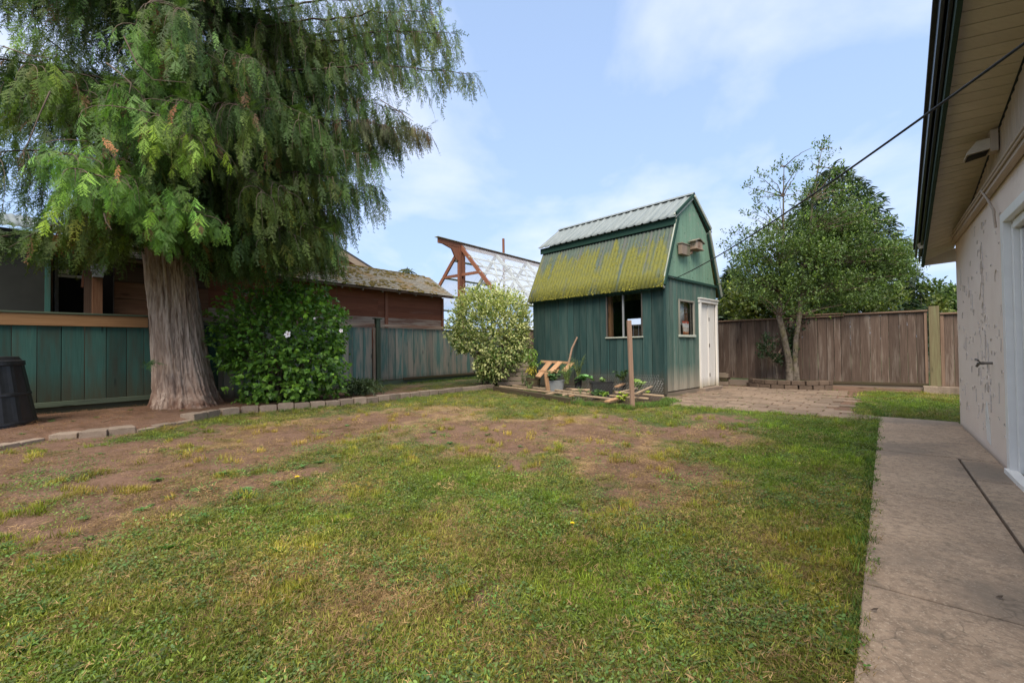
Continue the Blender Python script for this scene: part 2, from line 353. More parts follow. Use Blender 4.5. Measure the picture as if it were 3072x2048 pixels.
# bark
b = NB('cedar_bark'); v = b.coords(); g = b.noise(b.scale(v, (20, 20, 1.5)), 1.3, 6, .65, .6); g2 = b.noise(b.scale(v, (3, 3, .5)), 1, 4)
col = b.mix(b.ramp(g, [(.34, 0.), (.52, .6), (.68, 1.)]), (.13, .085, .06), (.55, .44, .355)); col = b.mix(b.ramp(g2, [(.4, 0.), (.7, .65)]), col, (.36, .25, .185))
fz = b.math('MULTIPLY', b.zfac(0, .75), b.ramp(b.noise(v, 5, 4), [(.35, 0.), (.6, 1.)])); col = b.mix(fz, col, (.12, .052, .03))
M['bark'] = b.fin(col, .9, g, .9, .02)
b = NB('grey_bark'); v = b.coords('Object'); g = b.noise(v, 14, 5); col = b.mix(b.ramp(g, [(.35, 0.), (.6, 1.)]), (.07, .055, .04), (.17, .14, .11)); col = b.mix(b.ramp(b.noise(v, 5, 4), [(.5, 0.), (.7, .8)]), col, (.14, .13, .05))
M['bark2'] = b.fin(col, .9, g, .5, .01)
M['twig'] = plain('twig_bark', (.15, .11, .08), .9, var=.3)
M['twig_dark'] = plain('dark_twig', (.07, .05, .035), .9, var=.3)
# concrete
b = NB('worn_concrete'); v = b.pos(); ro = b.n('ShaderNodeCombineXYZ', {0: b.rand(), 1: b.rand(), 2: 0.}).outputs[0]
f1 = b.noise(v, 1.6, 6, .65, .4); f2 = b.noise(v, 75, 4, .75); f3 = b.noise(v, 24, 5, .75)
col = b.mix(b.ramp(f1, [(.3, 0.), (.7, 1.)]), (.27, .195, .135), (.41, .305, .215))
col = b.mix(b.ramp(f3, [(.42, 0.), (.62, .8)]), col, (.19, .14, .10)); col = b.mix(b.ramp(f2, [(.54, 0.), (.68, .7)]), col, (.54, .44, .33))
col = b.mix(b.ramp(b.noise(v, .9, 5, .6), [(.48, 0.), (.62, .7)]), col, (.17, .14, .11)); col = b.mix(b.ramp(b.noise(v, 3.5, 5, .7), [(.60, 0.), (.70, .6)]), col, (.15, .125, .095))
vc_ = b.n('ShaderNodeTexVoronoi', {'Vector': b.add(b.scale(v, (.75, .75, .75)), b.n('ShaderNodeTexNoise', {'Vector': v, 'Scale': 2.5, 'Detail': 4}).outputs[1]), 'Scale': 1.0}, feature='DISTANCE_TO_EDGE').outputs[0]
col = b.mix(b.ramp(vc_, [(.0, .5), (.007, 0.)]), col, (.08, .065, .05))
M['concrete'] = b.fin(col, .9, b.math('ADD', b.math('MULTIPLY', f2, .6), f3), .5, .004)
def stone(name, c1, c2, c3):
    b = NB(name); v = b.pos(); r = b.rand(); f1 = b.noise(v, 9, 5, .65); f2 = b.noise(v, 70, 3, .7)
    col = b.mix(b.ramp(f1, [(.3, 0.), (.7, 1.)]), c1, c2); col = b.mix(b.ramp(f2, [(.5, 0.), (.68, .6)]), col, c3)
    var = b.math('ADD', b.math('MULTIPLY', r, .4), .8); col = b.mix(1., col, b.n('ShaderNodeCombineXYZ', {0: var, 1: var, 2: b.math('MULTIPLY', var, .97)}).outputs[0], 'MULTIPLY')
    return b.fin(col, .92, b.math('ADD', f1, f2), .6, .006)
M['paver'] = stone('brown_paver', (.16, .112, .082), (.25, .18, .135), (.12, .11, .06))
M['block'] = stone('retaining_block', (.18, .135, .10), (.28, .215, .17), (.33, .27, .22))
M['bandstone'] = stone('dark_wall_block', (.10, .068, .050), (.15, .105, .078), (.08, .07, .045))
# stucco with flaking paint
b = NB('peeling_beige_paint'); v = b.pos(); f = b.noise(v, 2.2, 4)
col = b.mix(b.ramp(f, [(.3, 0.), (.7, 1.)]), (.74, .60, .49), (.79, .66, .55)); f2 = b.noise(b.scale(v, (1, 1, .5)), 13, 5, .65, .8)
ed = b.math('ABSOLUTE', b.math('SUBTRACT', f2, .5)); line = b.ramp(ed, [(.0, 1.), (.012, 0.)]); msk = b.ramp(b.noise(v, 3.4, 3), [(.50, 0.), (.60, 1.)])
pe = b.math('MULTIPLY', line, msk); col = col
M['stucco'] = b.fin(col, .85, b.math('SUBTRACT', b.noise(b.scale(v, (1, 1, .35)), 7, 4), b.math('MULTIPLY', pe, 1.)), .5, .012)
M['flake'] = plain('lifted_paint_flake', (.62, .54, .47), .85, var=.1)
M['scar'] = plain('bare_paint_scar', (.20, .145, .11), .9, var=.3, sc=40.)
# shingle roof with moss
b = NB('old_shake'); v = b.pos(); r = b.rand(); f = b.noise(v, 14, 4); col = b.mix(b.ramp(f, [(.3, 0.), (.7, 1.)]), (.15, .135, .105), (.27, .245, .195))
mfx = b.ramp(b.math('ADD', b.noise(v, 2.1, 4), b.math('MULTIPLY', r, .16)), [(.58, 0.), (.70, .75)]); col = b.mix(mfx, col, b.mix(f, (.22, .10, .035), (.20, .16, .045)))
M['shake'] = b.fin(col, .95, f, .6, .01)
M['moss'] = plain('moss_cushion', (.16, .12, .03), .95, var=.5, sc=25.)
# ground
b = NB('yard_ground'); a = b.n('ShaderNodeAttribute', attribute_name='tint'); s3 = b.n('ShaderNodeSeparateColor', {0: a.outputs[0]}); v = b.pos()
f = b.noise(v, 9, 6, .65); f2 = b.noise(v, 75, 4, .7); f3 = b.noise(b.scale(v, (1, 1, 1)), 210, 2, .6)
dirt = b.mix(b.ramp(f, [(.3, 0.), (.7, 1.)]), (.115, .063, .040), (.195, .113, .075)); dirt = b.mix(b.ramp(f2, [(.52, 0.), (.68, .8)]), dirt, (.33, .215, .14)); dirt = b.mix(b.ramp(f3, [(.58, 0.), (.7, .7)]), dirt, (.05, .03, .02))
dry = b.mix(b.ramp(f2, [(.3, 0.), (.7, 1.)]), (.20, .13, .065), (.36, .245, .12))
grn = b.mix(b.ramp(f2, [(.3, 0.), (.7, 1.)]), (.045, .060, .016), (.10, .12, .035))
dg = b.ramp(b.math('ADD', s3.outputs[1], b.math('MULTIPLY', b.math('SUBTRACT', f, .5), .8)), [(.35, 0.), (.6, 1.)])
dd = b.ramp(b.math('ADD', s3.outputs[0], b.math('MULTIPLY', b.math('SUBTRACT', f, .5), .9)), [(.40, 0.), (.62, 1.)])
M['ground'] = b.fin(b.mix(dd, b.mix(dg, dry, grn), dirt), .95, b.math('ADD', f2, b.math('MULTIPLY', f, 1.5)), .7, .02)
M['grass'] = leafmat('grass_blades', trans=.3, rough=.6, inst=True, spec=.25)
M['frond'] = leafmat('cedar_frond', trans=.35, rough=.55, inst=True, spec=.3)
M['leaf'] = leafmat('leaves', trans=.3, rough=.45)
M['petal'] = leafmat('petals', trans=.4, rough=.6)

# ------------------------------------------------------------------ frames of the place
def dirv(deg): a = rad(deg); return np.array([math.sin(a), math.cos(a), 0.])
Z = np.array([0, 0, 1.])
HA = gp(2881, 1269); HH = dirv(40.15); HN = np.array([-HH[1], HH[0], 0])       # house wall corner, along the wall (away), out of the wall
SA = gp(1997, 1192); SG = dirv(46.9); SL = np.array([-SG[1], SG[0], 0])         # shed front left corner, along its gable, along its side
LA = gp(95, 1259); LD = dirv(38.6); LN = np.array([-LD[1], LD[0], 0])           # left fence
BA = np.array([9.3, 9.65, 0]); BD = HN.copy(); BN = HH.copy()                    # back fence, runs away to the left
def Hp(h, n, z=0): return HA+HH*h+HN*n+Z*z
def Sp(g, l, z=0): return SA+SG*g+SL*l+Z*z
def Lp(t, o, z=0): return LA+LD*t+LN*o+Z*z
def Bp(s, o=0, z=0): return BA+BD*s+BN*o+Z*z
def hn(p): q = np.asarray(p)-HA; return q@HH, q@HN

def pe(h): return .853-.0113*h
EDGE = np.array([gp(*p)[:2] for p in ((-260, 1400), (0, 1352), (135, 1324), (285, 1313), (410, 1299), (500, 1283), (590, 1265), (660, 1250), (740, 1240), (820, 1235), (900, 1229), (1000, 1221), (1100, 1211), (1200, 1199), (1300, 1187), (1400, 1175), (1490, 1166))])
fl = [Lp(t, 0)[:2] for t in (14, 8, 0, -3.5)]
BEDPOLY = np.array(list(EDGE)+fl)
def inpoly(x, y, P):
    c = np.zeros(np.shape(x), bool); n = len(P); j = n-1
    for i in range(n):
        xi, yi = P[i]; xj, yj = P[j]
        k = ((yi > y) != (yj > y)) & (x < (xj-xi)*(y-yi)/(yj-yi+1e-12)+xi); c ^= k; j = i
    return c
def segdist(x, y, P):
    d = np.full(np.shape(x), 1e9)
    for a, c in zip(P[:-1], P[1:]):
        ab = c-a; t = np.clip(((x-a[0])*ab[0]+(y-a[1])*ab[1])/(ab@ab), 0, 1)
        d = np.minimum(d, np.hypot(x-a[0]-t*ab[0], y-a[1]-t*ab[1]))
    return d
def blobs(x, y, L):
    r = 0
    for px, py, rr, s in L:
        g = gp(px, py); dist = np.hypot(x-g[0], y-g[1]); ux, uy = g[0]/dist.mean() if 0 else 0, 0
        r = np.maximum(r, s*np.exp(-(dist/rr)**2))
    return r
DIRT = [(60, 1420, 1.3, 1.), (900, 1300, 1.0, .8), (1120, 1262, 1.2, .8), (1350, 1300, .8, .8), (1750, 1300, .9, .8), (2000, 1290, .8, .75), (1900, 1420, .5, .8), (1800, 1350, .5, .7), (480, 1500, .5, .75), (720, 1460, .4, .65), (200, 1600, .35, .8), (1560, 1400, .3, .6), (350, 1350, 1.0, .95), (250, 1450, .8, .95), (600, 1380, .8, .85), (1550, 1290, 1.0, .8), (1980, 1420, .6, .8), (2200, 1275, .8, .8), (150, 1650, .28, .8), (330, 1520, .5, .85), (130, 1340, .9, .8), (450, 1440, .6, .8), (820, 1350, .5, .7), (1200, 1290, .5, .5), (640, 1290, .6, .7), (1350, 1240, .5, .55), (600, 1600, .12, .5), (1330, 1560, .12, .6), (1990, 1600, .1, .5), (0, 1560, .55, .95), (200, 1500, .45, .9), (330, 1390, .8, .9), (520, 1330, .8, .8), (700, 1400, .45, .75), (780, 1310, .6, .6),
        (1050, 1250, .9, .55), (1500, 1310, .75, .95), (1640, 1300, .55, .9), (1560, 1340, .45, .85), (1420, 1270, .6, .6), (1850, 1260, .5, .85), (2200, 1258, .75, .95), (2150, 1300, .6, .8), (2250, 1285, .6, .8),
        (1960, 1430, .45, .9), (2060, 1410, .4, .85), (1830, 1470, .25, .85), (1880, 1390, .4, .7), (1720, 1530, .18, .8), (1880, 1520, .22, .75), (1460, 1780, .13, .95), (1480, 1760, .1, .9), (980, 1500, .2, .7), (900, 1420, .3, .6),
        (0, 1720, .12, .6), (1750, 1625, .15, .6), (2450, 1770, .08, .7), (2500, 1860, .05, .6), (1600, 1930, .05, .5)]
DRY = [(900, 1290, 1.3, .9), (1200, 1260, 1.5, .85), (700, 1350, .8, .8), (1650, 1290, 1.5, .8), (2000, 1420, .9, .8), (500, 1480, .5, .8), (1050, 1480, .35, .8), (1450, 1640, .22, .85), (2200, 1300, 1.0, .7), (1850, 1480, .4, .6), (350, 1600, .3, .6), (2400, 1480, .3, .5), (100, 1400, .9, .6),
       (1250, 1800, .16, .5), (1350, 1560, .25, .5), (2050, 1900, .1, .5), (820, 1700, .2, .45)]
LUSH = [(2400, 1290, 1.2, 1.), (2150, 1222, .8, .9), (2300, 1235, .8, 1.), (2450, 1350, .7, .9), (2250, 1380, .6, .8), (2100, 1215, .7, .9), (2560, 1400, .4, .6), (2350, 1450, .5, .7), (2750, 1215, 1.2, .9), (1600, 1500, .6, .6), (1400, 1450, .6, .7), (1250, 1480, .4, .6), (1850, 1850, .3, .7), (1950, 1700, .35, .5), (1500, 1650, .3, .4), (300, 2000, .25, .5)]
def masks(x, y):
    w = fbm(x*1.4, y*1.4, 3)-.5; w2 = fbm(x*5, y*5, 9)-.5; w3 = fbm(x*.5, y*.5, 21)-.5
    w4 = fbm(x*13, y*13, 14)-.5
    d = blobs(x, y, DIRT)*1.08+w*.8+w2*.75+w4*.35
    lush = blobs(x, y, LUSH)
    d = d-lush*.35
    dist = np.hypot(x, y)
    dr = blobs(x, y, DRY)*.85+w*1.1+w3*.3+w2*.35+.20-lush*.5
    hq = (x-HA[0])*HH[0]+(y-HA[1])*HH[1]; nq = (x-HA[0])*HN[0]+(y-HA[1])*HN[1]
    d = np.where((nq > 1.15+.5*w) & (nq < 5.3) & (hq > -.3) & (hq < 6.4), .85, d)
    bed = inpoly(x, y, BEDPOLY)
    d = np.where(bed, np.where(y > 10.5, .35+w, .95+w*.5), d)
    return np.clip(d, 0, 1), np.clip(dr, 0, 1), bed, lush
def gh(x, y):
    bed = inpoly(x, y, BEDPOLY); ed = segdist(x, y, EDGE)
    z = (fbm(x*.8, y*.8, 5)-.5)*.03+(fbm(x*4, y*4, 6)-.5)*.018
    z = z+np.where(bed, .075*np.clip(ed/.25, 0, 1), -.0)
    h = (x-HA[0])*HH[0]+(y-HA[1])*HH[1]; n = (x-HA[0])*HN[0]+(y-HA[1])*HN[1]
    onp = (n < pe(h)+.02) & (n > -8) & (h < .12)
    patio = (n > .85) & (n < 5.2) & (h > -.30) & (h < 6.2)
    z = np.where(onp, -.05, z); z = np.where(patio & ~onp, np.minimum(z*.3, .004)-.004, z)
    fade = np.clip((np.hypot(x, y)-25)/20, 0, 1)
    return z*(1-fade)

# ------------------------------------------------------------------ ground
xs = np.concatenate([[-900, -300, -100, -50, -30, -20], np.arange(-14, 12.01, .055), [14, 20, 30, 60, 120, 400, 900]])
ys = np.concatenate([[-900, -200, -50, -15], np.arange(-1, 18.01, .055), [20, 26, 40, 80, 200, 500, 900]])
X, Y = np.meshgrid(xs, ys, indexing='ij'); ZZ = gh(X, Y); d_, r_, bed_, lu_ = masks(X, Y)
n_, m_ = X.shape; i_, j_ = np.meshgrid(np.arange(n_-1), np.arange(m_-1), indexing='ij')
Fq = np.stack([i_*m_+j_, (i_+1)*m_+j_, (i_+1)*m_+j_+1, i_*m_+j_+1], -1).reshape(-1, 4)
tn = np.stack([d_, np.clip(1-r_, 0, 1), bed_*1.], -1).reshape(-1, 3)
g_ = obj_np('ground', np.stack([X, Y, ZZ], -1).reshape(-1, 3), Fq, M['ground'], None, tn, True); tag(g_, kind='structure')

# ------------------------------------------------------------------ house on the right
house = thing('house', Hp(0, 0), 'beige house with peeling paint, dark green gutter and white sliding door at the right edge', 'house')
def wallz(h): return 2.42-.19*h
def rakez(h): return 2.29-.235*h
def rakeo(h): return .31-.016*h
DW = (-3.16, -5.2)   # sliding door from h to h
prism('wall', [Hp(0, 0, -.1), Hp(0, 0, 2.5), Hp(DW[0], 0, 2.5), Hp(DW[0], 0, -.1)], -HN*.12, M['stucco'], house)
prism('wall', [Hp(DW[0], 0, 2.17), Hp(DW[0], 0, 2.5), Hp(DW[1], 0, 2.5), Hp(DW[1], 0, 2.17)], -HN*.12, M['stucco'], house)
prism('wall', [Hp(DW[1], 0, -.1), Hp(DW[1], 0, 2.5), Hp(-9, 0, 2.5), Hp(-9, 0, -.1)], -HN*.12, M['stucco'], house)
prism('wall', [Hp(0, -.125, -.1), Hp(0, -.125, 2.6), Hp(0, -7, 2.6), Hp(0, -7, -.1)], -HH*.12, M['stucco'], house)
# gable boards above the trim
k = 0.02
while k < 8.9:
    w_ = .118; z1 = wallz(-k-w_/2)+.02
    if z1 > 2.6: board('gable_board', Hp(-k-w_/2, -.02, 2.5), Hp(-k-w_/2, -.02, z1), w_-.012, .03, M['batten'], HH, house)
    k += w_
prism('gable_backing', [Hp(0, -.05, 2.5), Hp(0, -.05, wallz(0)+.02), Hp(-9, -.05, wallz(-9)+.02), Hp(-9, -.05, 2.5)], -HN*.05, M['brown_wood_dark'], house)
board('trim', Hp(.06, .035, 2.52), Hp(-9, .035, 2.52), .09, .05, M['batten'], Z, house)
for dz, on in ((0, .075), (-.028, .07)):
    T = Tubes(); T.add([Hp(.08, on, 2.545+dz), Hp(-3, on, 2.545+dz), Hp(-9, on, 2.545+dz)], .011, 6); T.build('conduit', M['batten'], house)
T = Tubes(); T.add([Hp(-2.62, .08, 2.53), Hp(-2.66, .05, 2.44), Hp(-2.78, .03, 2.30), Hp(-2.78, .02, 2.14)], .010, 6); T.build('conduit', M['batten'], house)
# soffit boards under the rake
k = .16
while k > -7.2:
    a = k; c = k-.125
    def sp(h, t): return Hp(h, t*rakeo(h), (1-t)*wallz(h)+t*rakez(h)+.05)
    V = [sp(a-.004, .0), sp(a-.004, 1), sp(c+.004, 1), sp(c+.004, 0)]
    prism('soffit_board', V, Z*.02, M['soffit'], house); k -= .125
prism('soffit_backing', [Hp(.17, -.05, wallz(.17)+.13), Hp(.17, .31, rakez(.17)+.13), Hp(-7.3, .42, rakez(-7.3)+.16), Hp(-7.3, -.05, wallz(-7.3)+.45)], Z*.03, M['brown_wood_dark'], house)
board('end_board', Hp(.185, -.08, 2.36), Hp(.185, .31, 2.34), .19, .03, M['soffit'], Z, house)
prism('fascia', [Hp(.2, rakeo(.2), rakez(.2)-.02), Hp(-7.2, rakeo(-7.2), rakez(-7.2)-.02), Hp(-7.2, rakeo(-7.2), rakez(-7.2)+.20), Hp(.2, rakeo(.2), rakez(.2)+.20)], HN*.03, M['fascia'], house)
for o1, z0, z1, mt in ((.038, .07, .235, 'gutter'), (.075, .13, .26, 'gutter')):
    prism('gutter', [Hp(.23, rakeo(.2)+o1, rakez(.2)+z0), Hp(-7.2, rakeo(-7.2)+o1, rakez(-7.2)+z0), Hp(-7.2, rakeo(-7.2)+o1, rakez(-7.2)+z1), Hp(.23, rakeo(.2)+o1, rakez(.2)+z1)], HN*.02, M[mt], house)
prism('roof', [Hp(.25, .42, rakez(.2)+.262), Hp(-7.4, .56, rakez(-7.4)+.262), Hp(-7.4, -7, rakez(-7.4)+.262), Hp(.25, -7, rakez(.2)+.262)], Z*.05, M['shingle_dark'], house)
prism('bracket', [Hp(-.35, .33, 2.42), Hp(-.35, .39, 2.42), Hp(-.42, .41, 2.47), Hp(-.42, .33, 2.52)], HH*.03, M['vinyl'], house)
# sliding door
sdr = thing('sliding_door', Hp(DW[0], 0), 'white framed sliding glass door in the beige house wall', 'door')
board('frame', Hp(DW[0]-.045, .02, .0), Hp(DW[0]-.045, .02, 2.17), .09, .06, M['vinyl'], HH, sdr)
board('frame', Hp(DW[0]-.125, -.02, .05), Hp(DW[0]-.125, -.02, 2.06), .05, .05, M['vinyl'], HH, sdr)
board('frame', Hp(DW[0]-.19, -.05, .05), Hp(DW[0]-.19, -.05, 2.0), .05, .04, M['vinyl'], HH, sdr)
board('frame', Hp(DW[0]-.092, .02, 2.13), Hp(DW[1]+.09, .02, 2.13), .08, .06, M['vinyl'], Z, sdr)
board('frame', Hp(DW[0]-.16, -.02, 2.05), Hp(DW[1]+.09, -.02, 2.05), .06, .05, M['vinyl'], Z, sdr)
board('frame', Hp(DW[1]+.045, .02, .0), Hp(DW[1]+.045, .02, 2.17), .09, .06, M['vinyl'], HH, sdr)
board('frame', Hp(-4.1, -.03, .05), Hp(-4.1, -.03, 2.0), .07, .05, M['vinyl'], HH, sdr)
board('sill', Hp(DW[0]-.02, .035, .04), Hp(DW[1]+.02, .035, .04), .05, .07, M['vinyl'], Z, sdr)
prism('pane', [Hp(DW[0]-.2, -.06, .08), Hp(DW[0]-.2, -.06, 2.0), Hp(DW[1]+.1, -.06, 2.0), Hp(DW[1]+.1, -.06, .08)], -HN*.006, M['glass'], sdr)
for i in range(16):
    board('blind_slat', Hp(DW[0]-.26-i*.12, -.14, .1), Hp(DW[0]-.26-i*.12, -.14, 2.0), .1, .004, M['curtain'], HH+HN*.5, sdr)
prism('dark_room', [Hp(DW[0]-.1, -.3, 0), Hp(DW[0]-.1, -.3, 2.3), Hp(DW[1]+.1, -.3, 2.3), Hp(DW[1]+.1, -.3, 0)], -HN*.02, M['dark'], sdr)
# paint flakes: little lifted crescents on the wall, built as relief
def flakes():
    Vs, Fs, Vd, Fd = [], [], [], []; n1 = n2 = 0
    r = np.random.default_rng(5)
    for i in range(150):
        h = -r.uniform(.05, 3.0); z = r.uniform(.12, 2.4)
        if i % 3 == 0: h = -(1.9+r.normal(0, .12)+ .25*(i % 2)); z = r.uniform(.2, 2.4)
        s = r.uniform(.014, .075)*(1.2 if i % 4 == 0 else .8); kind = r.random()*.8
        nseg = 7; t = np.linspace(0, 1, nseg)
        if kind < .55:
            a = np.pi*t*r.uniform(.5, 1.0)+r.uniform(-.1, .5); u = np.cos(a)*s; v = np.sin(a)*s*r.uniform(1., 1.9)
        else:
            u = np.cumsum(r.normal(0, .004, nseg)); v = (t-.5)*s*r.uniform(1.5, 4)
        wd = np.sin(np.pi*np.clip(t, .05, .95))*r.uniform(.001, .0036)
        for q in range(nseg): Vs += [Hp(h+u[q]-wd[q]*.5, .001, z+v[q]), Hp(h+u[q]+wd[q]*.5, .009, z+v[q]+.001)]
        Fs += [[n1+2*q, n1+2*q+1, n1+2*q+3, n1+2*q+2] for q in range(nseg-1)]; n1 += 2*nseg
        for q in range(nseg): Vd += [Hp(h+u[q]-wd[q]*.1, .0025, z+v[q]-.002), Hp(h+u[q]+wd[q]*1.1, .0025, z+v[q]-.002)]
        if r.random() < .75: Fd += [[n2+2*q, n2+2*q+1, n2+2*q+3, n2+2*q+2] for q in range(nseg-1)]
        n2 += 2*nseg
    for i in range(80):
        h = -r.uniform(.05, 3.0) if i % 2 else -(2.0+r.normal(0, .1)); z = r.uniform(.1, 2.45); s = r.uniform(.002, .008)
        a = np.linspace(0, 2*np.pi, 7)[:-1]; rr = s*r.uniform(.5, 1.2, 6)
        Vd += [Hp(h+rr[q]*math.cos(a[q])*.7, .003, z+rr[q]*math.sin(a[q])*1.5) for q in range(6)]; Fd.append([n2+q for q in range(6)]); n2 += 6
    o = obj_py('paint_flakes', Vs, Fs, M['flake'], house); tag(o, kind='stuff')
    o = obj_py('bare_spots', Vd, Fd, M['scar'], house); tag(o, kind='stuff')
flakes()
prism('bare_patch', [Hp(-1.95, .001, .10), Hp(-1.9, .001, .42), Hp(-2.0, .001, .5), Hp(-2.04, .001, .40), Hp(-2.12, .001, .3), Hp(-2.16, .001, .08)], HN*.003, M['vinyl'], house)
# tap
tap = thing('garden_tap', Hp(-2.33, .0, .9), 'old brass garden tap on the beige house wall', 'tap')
T = Tubes(); T.add([Hp(-2.33, -.005, .905), Hp(-2.33, .075, .905)], .012, 8); T.build('pipe', M['steel'], tap)
T = Tubes(); T.add([Hp(-2.33, .06, .905), Hp(-2.30, .09, .90), Hp(-2.27, .10, .87)], [.016, .014, .011], 8); T.build('spout', M['steel'], tap)
T = Tubes(); T.add([Hp(-2.33, .075, .905), Hp(-2.335, .10, .93)], .005, 6); T.build('stem', M['steel'], tap)
T = Tubes(); T.add([Hp(-2.36, .10, .93), Hp(-2.335, .11, .945), Hp(-2.30, .11, .94)], [.010, .007, .010], 6); T.build('handle', M['steel'], tap)
# flood light under the soffit
fld = thing('wall_lamp', Hp(-2.75, .0, 2.95), 'beige box floodlight under the eave of the house', 'lamp')
board('mount', Hp(-2.85, .03, 2.80), Hp(-2.85, .03, 2.99), .12, .05, M['batten'], HH, fld)
a0 = Hp(-2.7, .04, 2.83)
prism('lamp_housing', [a0, a0+HN*.16-Z*.02, a0+HN*.16, a0+HN*.10+Z*.085, a0+Z*.095], -HH*.20, M['soffit'], fld)
prism('lens', [a0+HN*.02-Z*.006-HH*.02, a0+HN*.155-Z*.032-HH*.02, a0+HN*.155-Z*.032-HH*.18, a0+HN*.02-Z*.006-HH*.18], -Z*.004, M['dark'], fld)
# ------------------------------------------------------------------ path
path = link(bpy.data.objects.new('path', None), None, Matrix.Translation(Vector(Hp(-3, .4)))); tag(path, kind='structure')
jh = [hn(gp(x, y, .03)) for x, y in ((2640, 1257), (2800, 1366), (2790, 1495), (2800, 1800))]; jh = [q[0] for q in jh]
hs = [jh[0], jh[1], jh[2], jh[3], jh[3]-1.0, jh[3]-2.2, jh[3]-3.5]
q1 = hn(gp(2885, 1378, .03)); q2 = hn(gp(3060, 1640, .03)); nb = (q1[1]+q2[1])/2
print('path joints', hs, 'strip', q1, q2)
def slab(h0, h1, n0, n1, z=.03, mat='concrete', name='slab', parent=path, jit=0):
    g = .006
    e_ = (lambda h: pe(h)) if n1 is None else (lambda h: n1-g)
    P = [Hp(h0-g, n0+g, -.06), Hp(h0-g, e_(h0), -.06), Hp(h1+g, e_(h1), -.06), Hp(h1+g, n0+g, -.06)]
    o = prism(name, P, Z*(z+.06), M[mat], parent)
    md = o.modifiers.new('edge', 'BEVEL'); md.width = .006; md.segments = 1
    return o
for i in range(len(hs)-1):
    if i == 0: slab(hs[0], hs[1], .03, None)
    else:
        slab(hs[i], hs[i+1], nb+.004, None, .03-.002*(i % 2))
for i, (a, c) in enumerate(((hs[1], -3.6), (-3.6, -6))): slab(a-.01, c, .03, nb-.002, .027)
slab(hs[0]+.38, hs[0]+.012, .02, .99, .022); slab(hs[0]+.38, hs[0]+.012, -3, .0, .02)
# ------------------------------------------------------------------ patio of pavers
patio = link(bpy.data.objects.new('patio', None), None, Matrix.Translation(Vector(Hp(1, 3)))); tag(patio, kind='structure')
def footprint(p):
    q = p-SA; return -.25 < q@SG < 3.0 and -.04 < q@SL < 4.2
cnt = 0
def paver(h, n, dh, dn, z):
    global cnt
    c = Hp(h, n)
    if footprint(c) : return
    r = random.Random(cnt*7+3); tilt = r.uniform(-.012, .012); rz = r.uniform(-.03, .03)
    ax = HN*math.cos(rz)+HH*math.sin(rz)
    o = board('paver', c-ax*dn/2+Z*(z-.03+tilt*dn), c+ax*dn/2+Z*(z-.03-tilt*dn), dh, .06, M['paver'], HH, patio, .008); cnt += 1
h0 = hs[0]+.17; n = .98
while n < 4.35:
    L_ = .60+.04*math.sin(n*9); paver(h0-.01, n+L_/2, .36, L_-.02, .018+random.uniform(-.004, .006)); n += L_
h = h0+.30; row = 0
while h < 5.9:
    nn = .95+(.2 if row % 2 else 0)+random.uniform(-.04, .04); dh = .215+.05*(row in (0, 1, 5))
    nend = 5.1
    while nn < nend:
        dn = random.choice((.40, .41, .39, .44)); c = Hp(h, nn+dn/2)
        q = c-BA
        if q@BN < -.35 and not (nn < 1.35 and h > .5 and random.random() < .7): paver(h, nn+dn/2, dh-.022, dn-.025, .016+random.uniform(-.007, .008))
        nn += dn
    h += dh; row += 1
print('pavers', cnt)

# ------------------------------------------------------------------ edging blocks
edging = thing('stone_edging', (*EDGE[8], 0), 'curved low edging of tan concrete blocks between the lawn and the fence bed', 'edging')
seg = np.diff(EDGE, axis=0); sl_ = np.hypot(seg[:, 0], seg[:, 1]); cum = np.concatenate([[0], np.cumsum(sl_)])
def edgept(s):
    i = min(np.searchsorted(cum, s, 'right')-1, len(seg)-1); t = (s-cum[i])/sl_[i]; return np.append(EDGE[i]+seg[i]*t, 0), np.append(seg[i]/sl_[i], 0)
s_ = .02; bi = 0
blockbm = {}
while s_ < cum[-1]-.3:
    Lb = .29 if s_ < 4.3 else .275
    p, d = edgept(s_+Lb/2); p2, d = edgept(s_+Lb*.5); n = np.array([-d[1], d[0], 0]); r = random.Random(bi)
    near = 0 <= bi
    zt = .125+r.uniform(-.012, .012)
    pxx = p[0]/p[1]*1300+1536
    if 415 < pxx < 560 or pxx < 120: zt = .045+r.uniform(-.01, .01)
    elif pxx < 420: zt = .085+r.uniform(-.01, .01)
    w_ = .25 if pxx < 620 else .17
    ang = r.uniform(-.07, .07); dd = d*math.cos(ang)+n*math.sin(ang); nn_ = np.array([-dd[1], dd[0], 0])
    fl_, bl_ = Lb-.016, Lb-.05
    c = p+nn_*w_*.5
    bot = [c-dd*fl_/2-nn_*w_/2, c+dd*fl_/2-nn_*w_/2, c+dd*bl_/2+nn_*w_/2, c-dd*bl_/2+nn_*w_/2]
    o = prism('block', [q+Z*(-.06) for q in bot], Z*(zt+.06)+nn_*.008, M['block'], edging)
    md = o.modifiers.new('edge', 'BEVEL'); md.width = .008; md.segments = 2
    s_ += Lb; bi += 1

